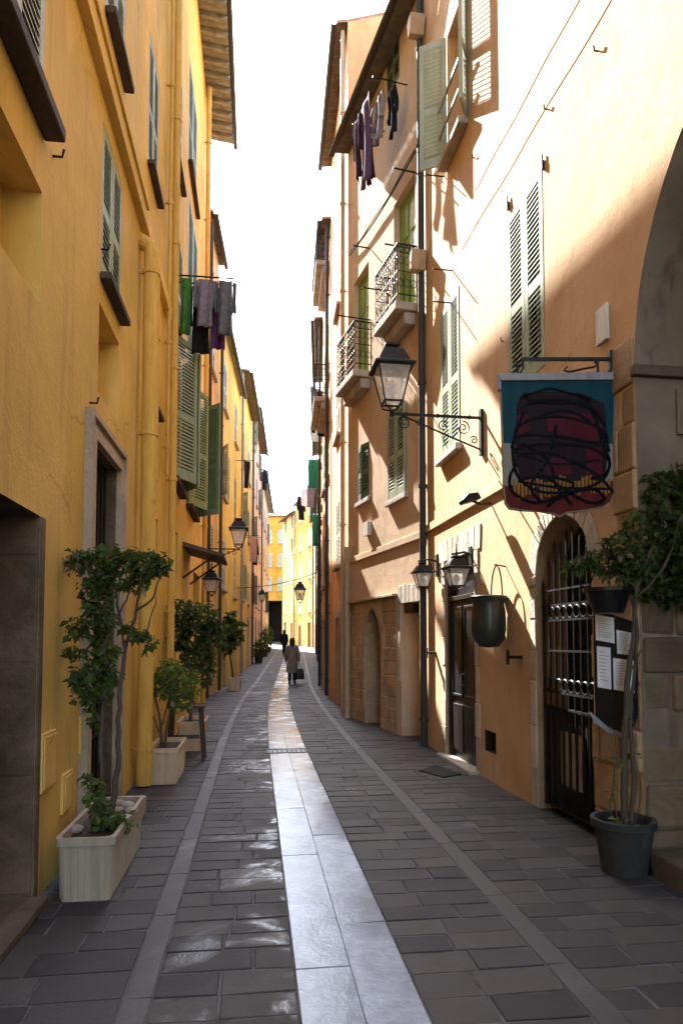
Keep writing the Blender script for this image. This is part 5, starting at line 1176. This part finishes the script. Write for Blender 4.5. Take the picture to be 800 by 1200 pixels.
def person(loc, rz, H, label, coat, trou, stride, arm, coat_len):
    """figure facing local +y"""
    o = thing('person', loc, label, 'person'); o.rotation_euler = (0, 0, rz); k = H / 1.70
    S = lambda x, y, z: (x * k, y * k, z * k)
    j = {'pelvis': (S(0, 0, .92), (.15*k, .10*k)), 'waist': (S(0, 0, 1.08), (.125*k, .09*k)), 'chest': (S(0, .0, 1.28), (.16*k, .105*k)), 'neckb': (S(0, .005, 1.42), (.075*k, .065*k)), 'neck': (S(0, .015, 1.48), .05*k), 'head': (S(0, .03, 1.57), (.078*k, .092*k)), 'crown': (S(0, .015, 1.65), (.07*k, .08*k))}
    b = [('pelvis', 'waist'), ('waist', 'chest'), ('chest', 'neckb'), ('neckb', 'neck'), ('neck', 'head'), ('head', 'crown')]
    for s_, n_ in ((-1, 'l'), (1, 'r')):
        st_ = stride * s_
        j.update({'hip' + n_: (S(.09*s_, 0, .88), .085*k), 'knee' + n_: (S(.09*s_, st_*.5 + .03, .48), .058*k), 'ank' + n_: (S(.085*s_, st_ - .03, .09), .04*k), 'toe' + n_: (S(.095*s_, st_ + .13, .035), (.036*k, .028*k))})
        a_ = arm * -s_
        j.update({'sho' + n_: (S(.17*s_, 0, 1.37), .062*k), 'elb' + n_: (S(.23*s_, a_*.4 - .03, 1.10), .046*k), 'wri' + n_: (S(.24*s_, a_ + .03, .86), .030*k), 'palm' + n_: (S(.24*s_, a_ + .045, .79), (.024*k, .036*k))})
        b += [('pelvis', 'hip' + n_), ('hip' + n_, 'knee' + n_), ('knee' + n_, 'ank' + n_), ('ank' + n_, 'toe' + n_), ('chest', 'sho' + n_), ('sho' + n_, 'elb' + n_), ('elb' + n_, 'wri' + n_), ('wri' + n_, 'palm' + n_)]
        for f_, (dy, ln) in enumerate(((-.027, .065), (-.009, .078), (.009, .074), (.027, .062))):
            j['f%d%s' % (f_, n_)] = (S(.235*s_, a_ + .045 + dy, .79 - ln * .5), .009*k); j['g%d%s' % (f_, n_)] = (S(.222*s_, a_ + .05 + dy, .79 - ln), .0075*k); b += [('palm' + n_, 'f%d%s' % (f_, n_)), ('f%d%s' % (f_, n_), 'g%d%s' % (f_, n_))]
        j['th' + n_] = (S(.225*s_, a_ + .095, .79), .009*k); b.append(('palm' + n_, 'th' + n_))
    skin_mesh('body', j, b, 'skin', o, loc)
    # trousers: skinned over the legs
    tj = {'p': (S(0, 0, .92), (.115*k, .085*k))}; tb = []
    for s_, n_ in ((-1, 'l'), (1, 'r')):
        st_ = stride * s_; tj.update({'h' + n_: (S(.075*s_, 0, .86), .080*k), 'k' + n_: (S(.09*s_, st_*.5 + .03, .48), .078*k), 'a' + n_: (S(.085*s_, st_ - .03, .10), .072*k)}); tb += [('p', 'h' + n_), ('h' + n_, 'k' + n_), ('k' + n_, 'a' + n_)]
    skin_mesh('trousers', tj, tb, trou, o, loc)
    for s_ in (-1, 1):
        m_ = MB(); y_ = stride * s_; x_ = .09 * s_; rows = []
        n = 10; V = []
        for z, sx, y0, y1 in ((0.0, .045, -.08, .17), (.03, .048, -.085, .175), (.06, .045, -.085, .14), (.11, .045, -.08, .02)):
            for i in range(n): t = 2 * math.pi * i / n; V.append(S(x_ + sx * math.cos(t), y_ + (y0 + y1) / 2 + (y1 - y0) / 2 * math.sin(t), z))
        m_.add(V, [(r_*n + i, r_*n + (i+1) % n, (r_+1)*n + (i+1) % n, (r_+1)*n + i) for r_ in range(3) for i in range(n)] + [tuple(range(n))[::-1], tuple(range(3*n, 4*n))])
        so2 = m_.build('shoe', 'leather_black', None, smooth=True); so2.parent = o
    # coat: lofted body + sleeves
    m_ = MB(); n = 20; V = []; rows = [(coat_len, .225, .175), (coat_len + .15, .215, .165), (.92, .185, .14), (1.08, .165, .12), (1.28, .195, .13), (1.38, .175, .105), (1.43, .10, .085), (1.47, .075, .075)]
    for z, rx_, ry_ in rows:
        for i in range(n):
            t = 2 * math.pi * i / n; wv = 1 + (.035 * math.sin(5 * t) if z < .9 else 0); V.append(S(rx_ * math.cos(t) * wv, ry_ * math.sin(t) * wv, z))
    m_.add(V, [(r_*n + i, r_*n + (i+1) % n, (r_+1)*n + (i+1) % n, (r_+1)*n + i) for r_ in range(len(rows) - 1) for i in range(n)])
    for s_, n_ in ((-1, 'l'), (1, 'r')):
        pts = [Vector(j['sho' + n_][0]) - Vector((.05*k*s_, 0, 0)), Vector(j['sho' + n_][0]), Vector(j['elb' + n_][0]), Vector(j['wri' + n_][0])]; m_.tube(pts, [.075*k, .08*k, .064*k, .052*k], 12)
    ct = m_.build('coat', coat, None, smooth=True); ct.parent = o
    # hair: cap over the skull falling to the shoulders
    m_ = MB(); V = []; n = 16; rows = [(1.36, .075, .05, -.06), (1.44, .10, .06, -.045), (1.54, .105, .085, -.015), (1.62, .105, .105, .0), (1.69, .085, .09, .005), (1.725, .03, .035, .0)]
    for z, rx_, ry_, oy in rows:
        for i in range(n): t = 2 * math.pi * i / n; yy = math.sin(t); V.append(S(rx_ * math.cos(t), oy + ry_ * (yy if yy < 0 else yy * (.35 if z < 1.64 else 1)), z))
    m_.add(V, [(r_*n + i, r_*n + (i+1) % n, (r_+1)*n + (i+1) % n, (r_+1)*n + i) for r_ in range(len(rows) - 1) for i in range(n)] + [tuple(range(5*n, 6*n))])
    hr = m_.build('hair', 'hair_dark', None, smooth=True); hr.parent = o
    m_ = MB()
    m_.add([S(-.012, .118, 1.55), S(.012, .118, 1.55), S(0, .145, 1.552), S(0, .12, 1.60)], [(0, 1, 2), (0, 2, 3), (1, 3, 2), (0, 3, 1)])
    for s_ in (-1, 1):
        m_.lathe(S(.03 * s_, .105, 1.585), [(.001, -.012*k), (.012*k, -.006*k), (.012*k, .006*k), (.001, .012*k)], 8, 1); m_.lathe(S(.082 * s_, .02, 1.575), [(.001, -.03*k), (.014*k, -.02*k), (.016*k, .015*k), (.001, .03*k)], 8)
    m_.tube([S(-.025, .112, 1.515), S(0, .12, 1.513), S(.025, .112, 1.515)], .006*k, 6, 2)
    fc = m_.build('face', ['skin', 'leather_black', 'cl_rose'], None, smooth=True); fc.parent = o
    return o, j
PW = gp(342, 803); PW = Vector((-1.80, 25.0, 0.0))
wo, wj = person(PW, R(2), 1.66, 'woman in long taupe coat walking away on the gutter strip', 'coat', 'trousers', .16, .06, .42)
palm = Vector(wj['palmr'][0]); bp = PW + Vector((palm.x, palm.y, 0))
o = thing('shopping_bag', bp + Vector((.03, 0, .17)), 'dark bag carried in the right hand of the woman in the taupe coat', 'bag')
q = MB(); V = []; 
for z, hx, hy in ((.17, .17, .07), (.22, .19, .085), (.50, .15, .055), (.56, .13, .03)):
    for i in range(14): t = 2 * math.pi * i / 14; V.append(bp + Vector((.03 + hx * abs(math.cos(t)) ** .6 * (1 if math.cos(t) > 0 else -1), hy * math.sin(t), z)))
q.add(V, [(r_*14 + i, r_*14 + (i+1) % 14, (r_+1)*14 + (i+1) % 14, (r_+1)*14 + i) for r_ in range(3) for i in range(14)] + [tuple(range(14))[::-1], tuple(range(42, 56))]); q.build('bag_body', 'leather_black', o, smooth=True)
q = MB(); 
for dy in (-.02, .02): q.tube([bp + Vector((-.06, dy, .55)), bp + Vector((-.02, dy * .3, palm.z - .05)), bp + Vector((.03, dy * .3, palm.z - .045)), bp + Vector((.10, dy, .55))], .008, 6)
q.build('bag_handle', 'leather_black', o)
P2 = Vector((P(333, 762, 47).x, 47, gz(47)))
person(P2, R(-8), 1.74, 'person in dark clothes far ahead on the street', 'trousers', 'trousers', -.18, .08, .72)
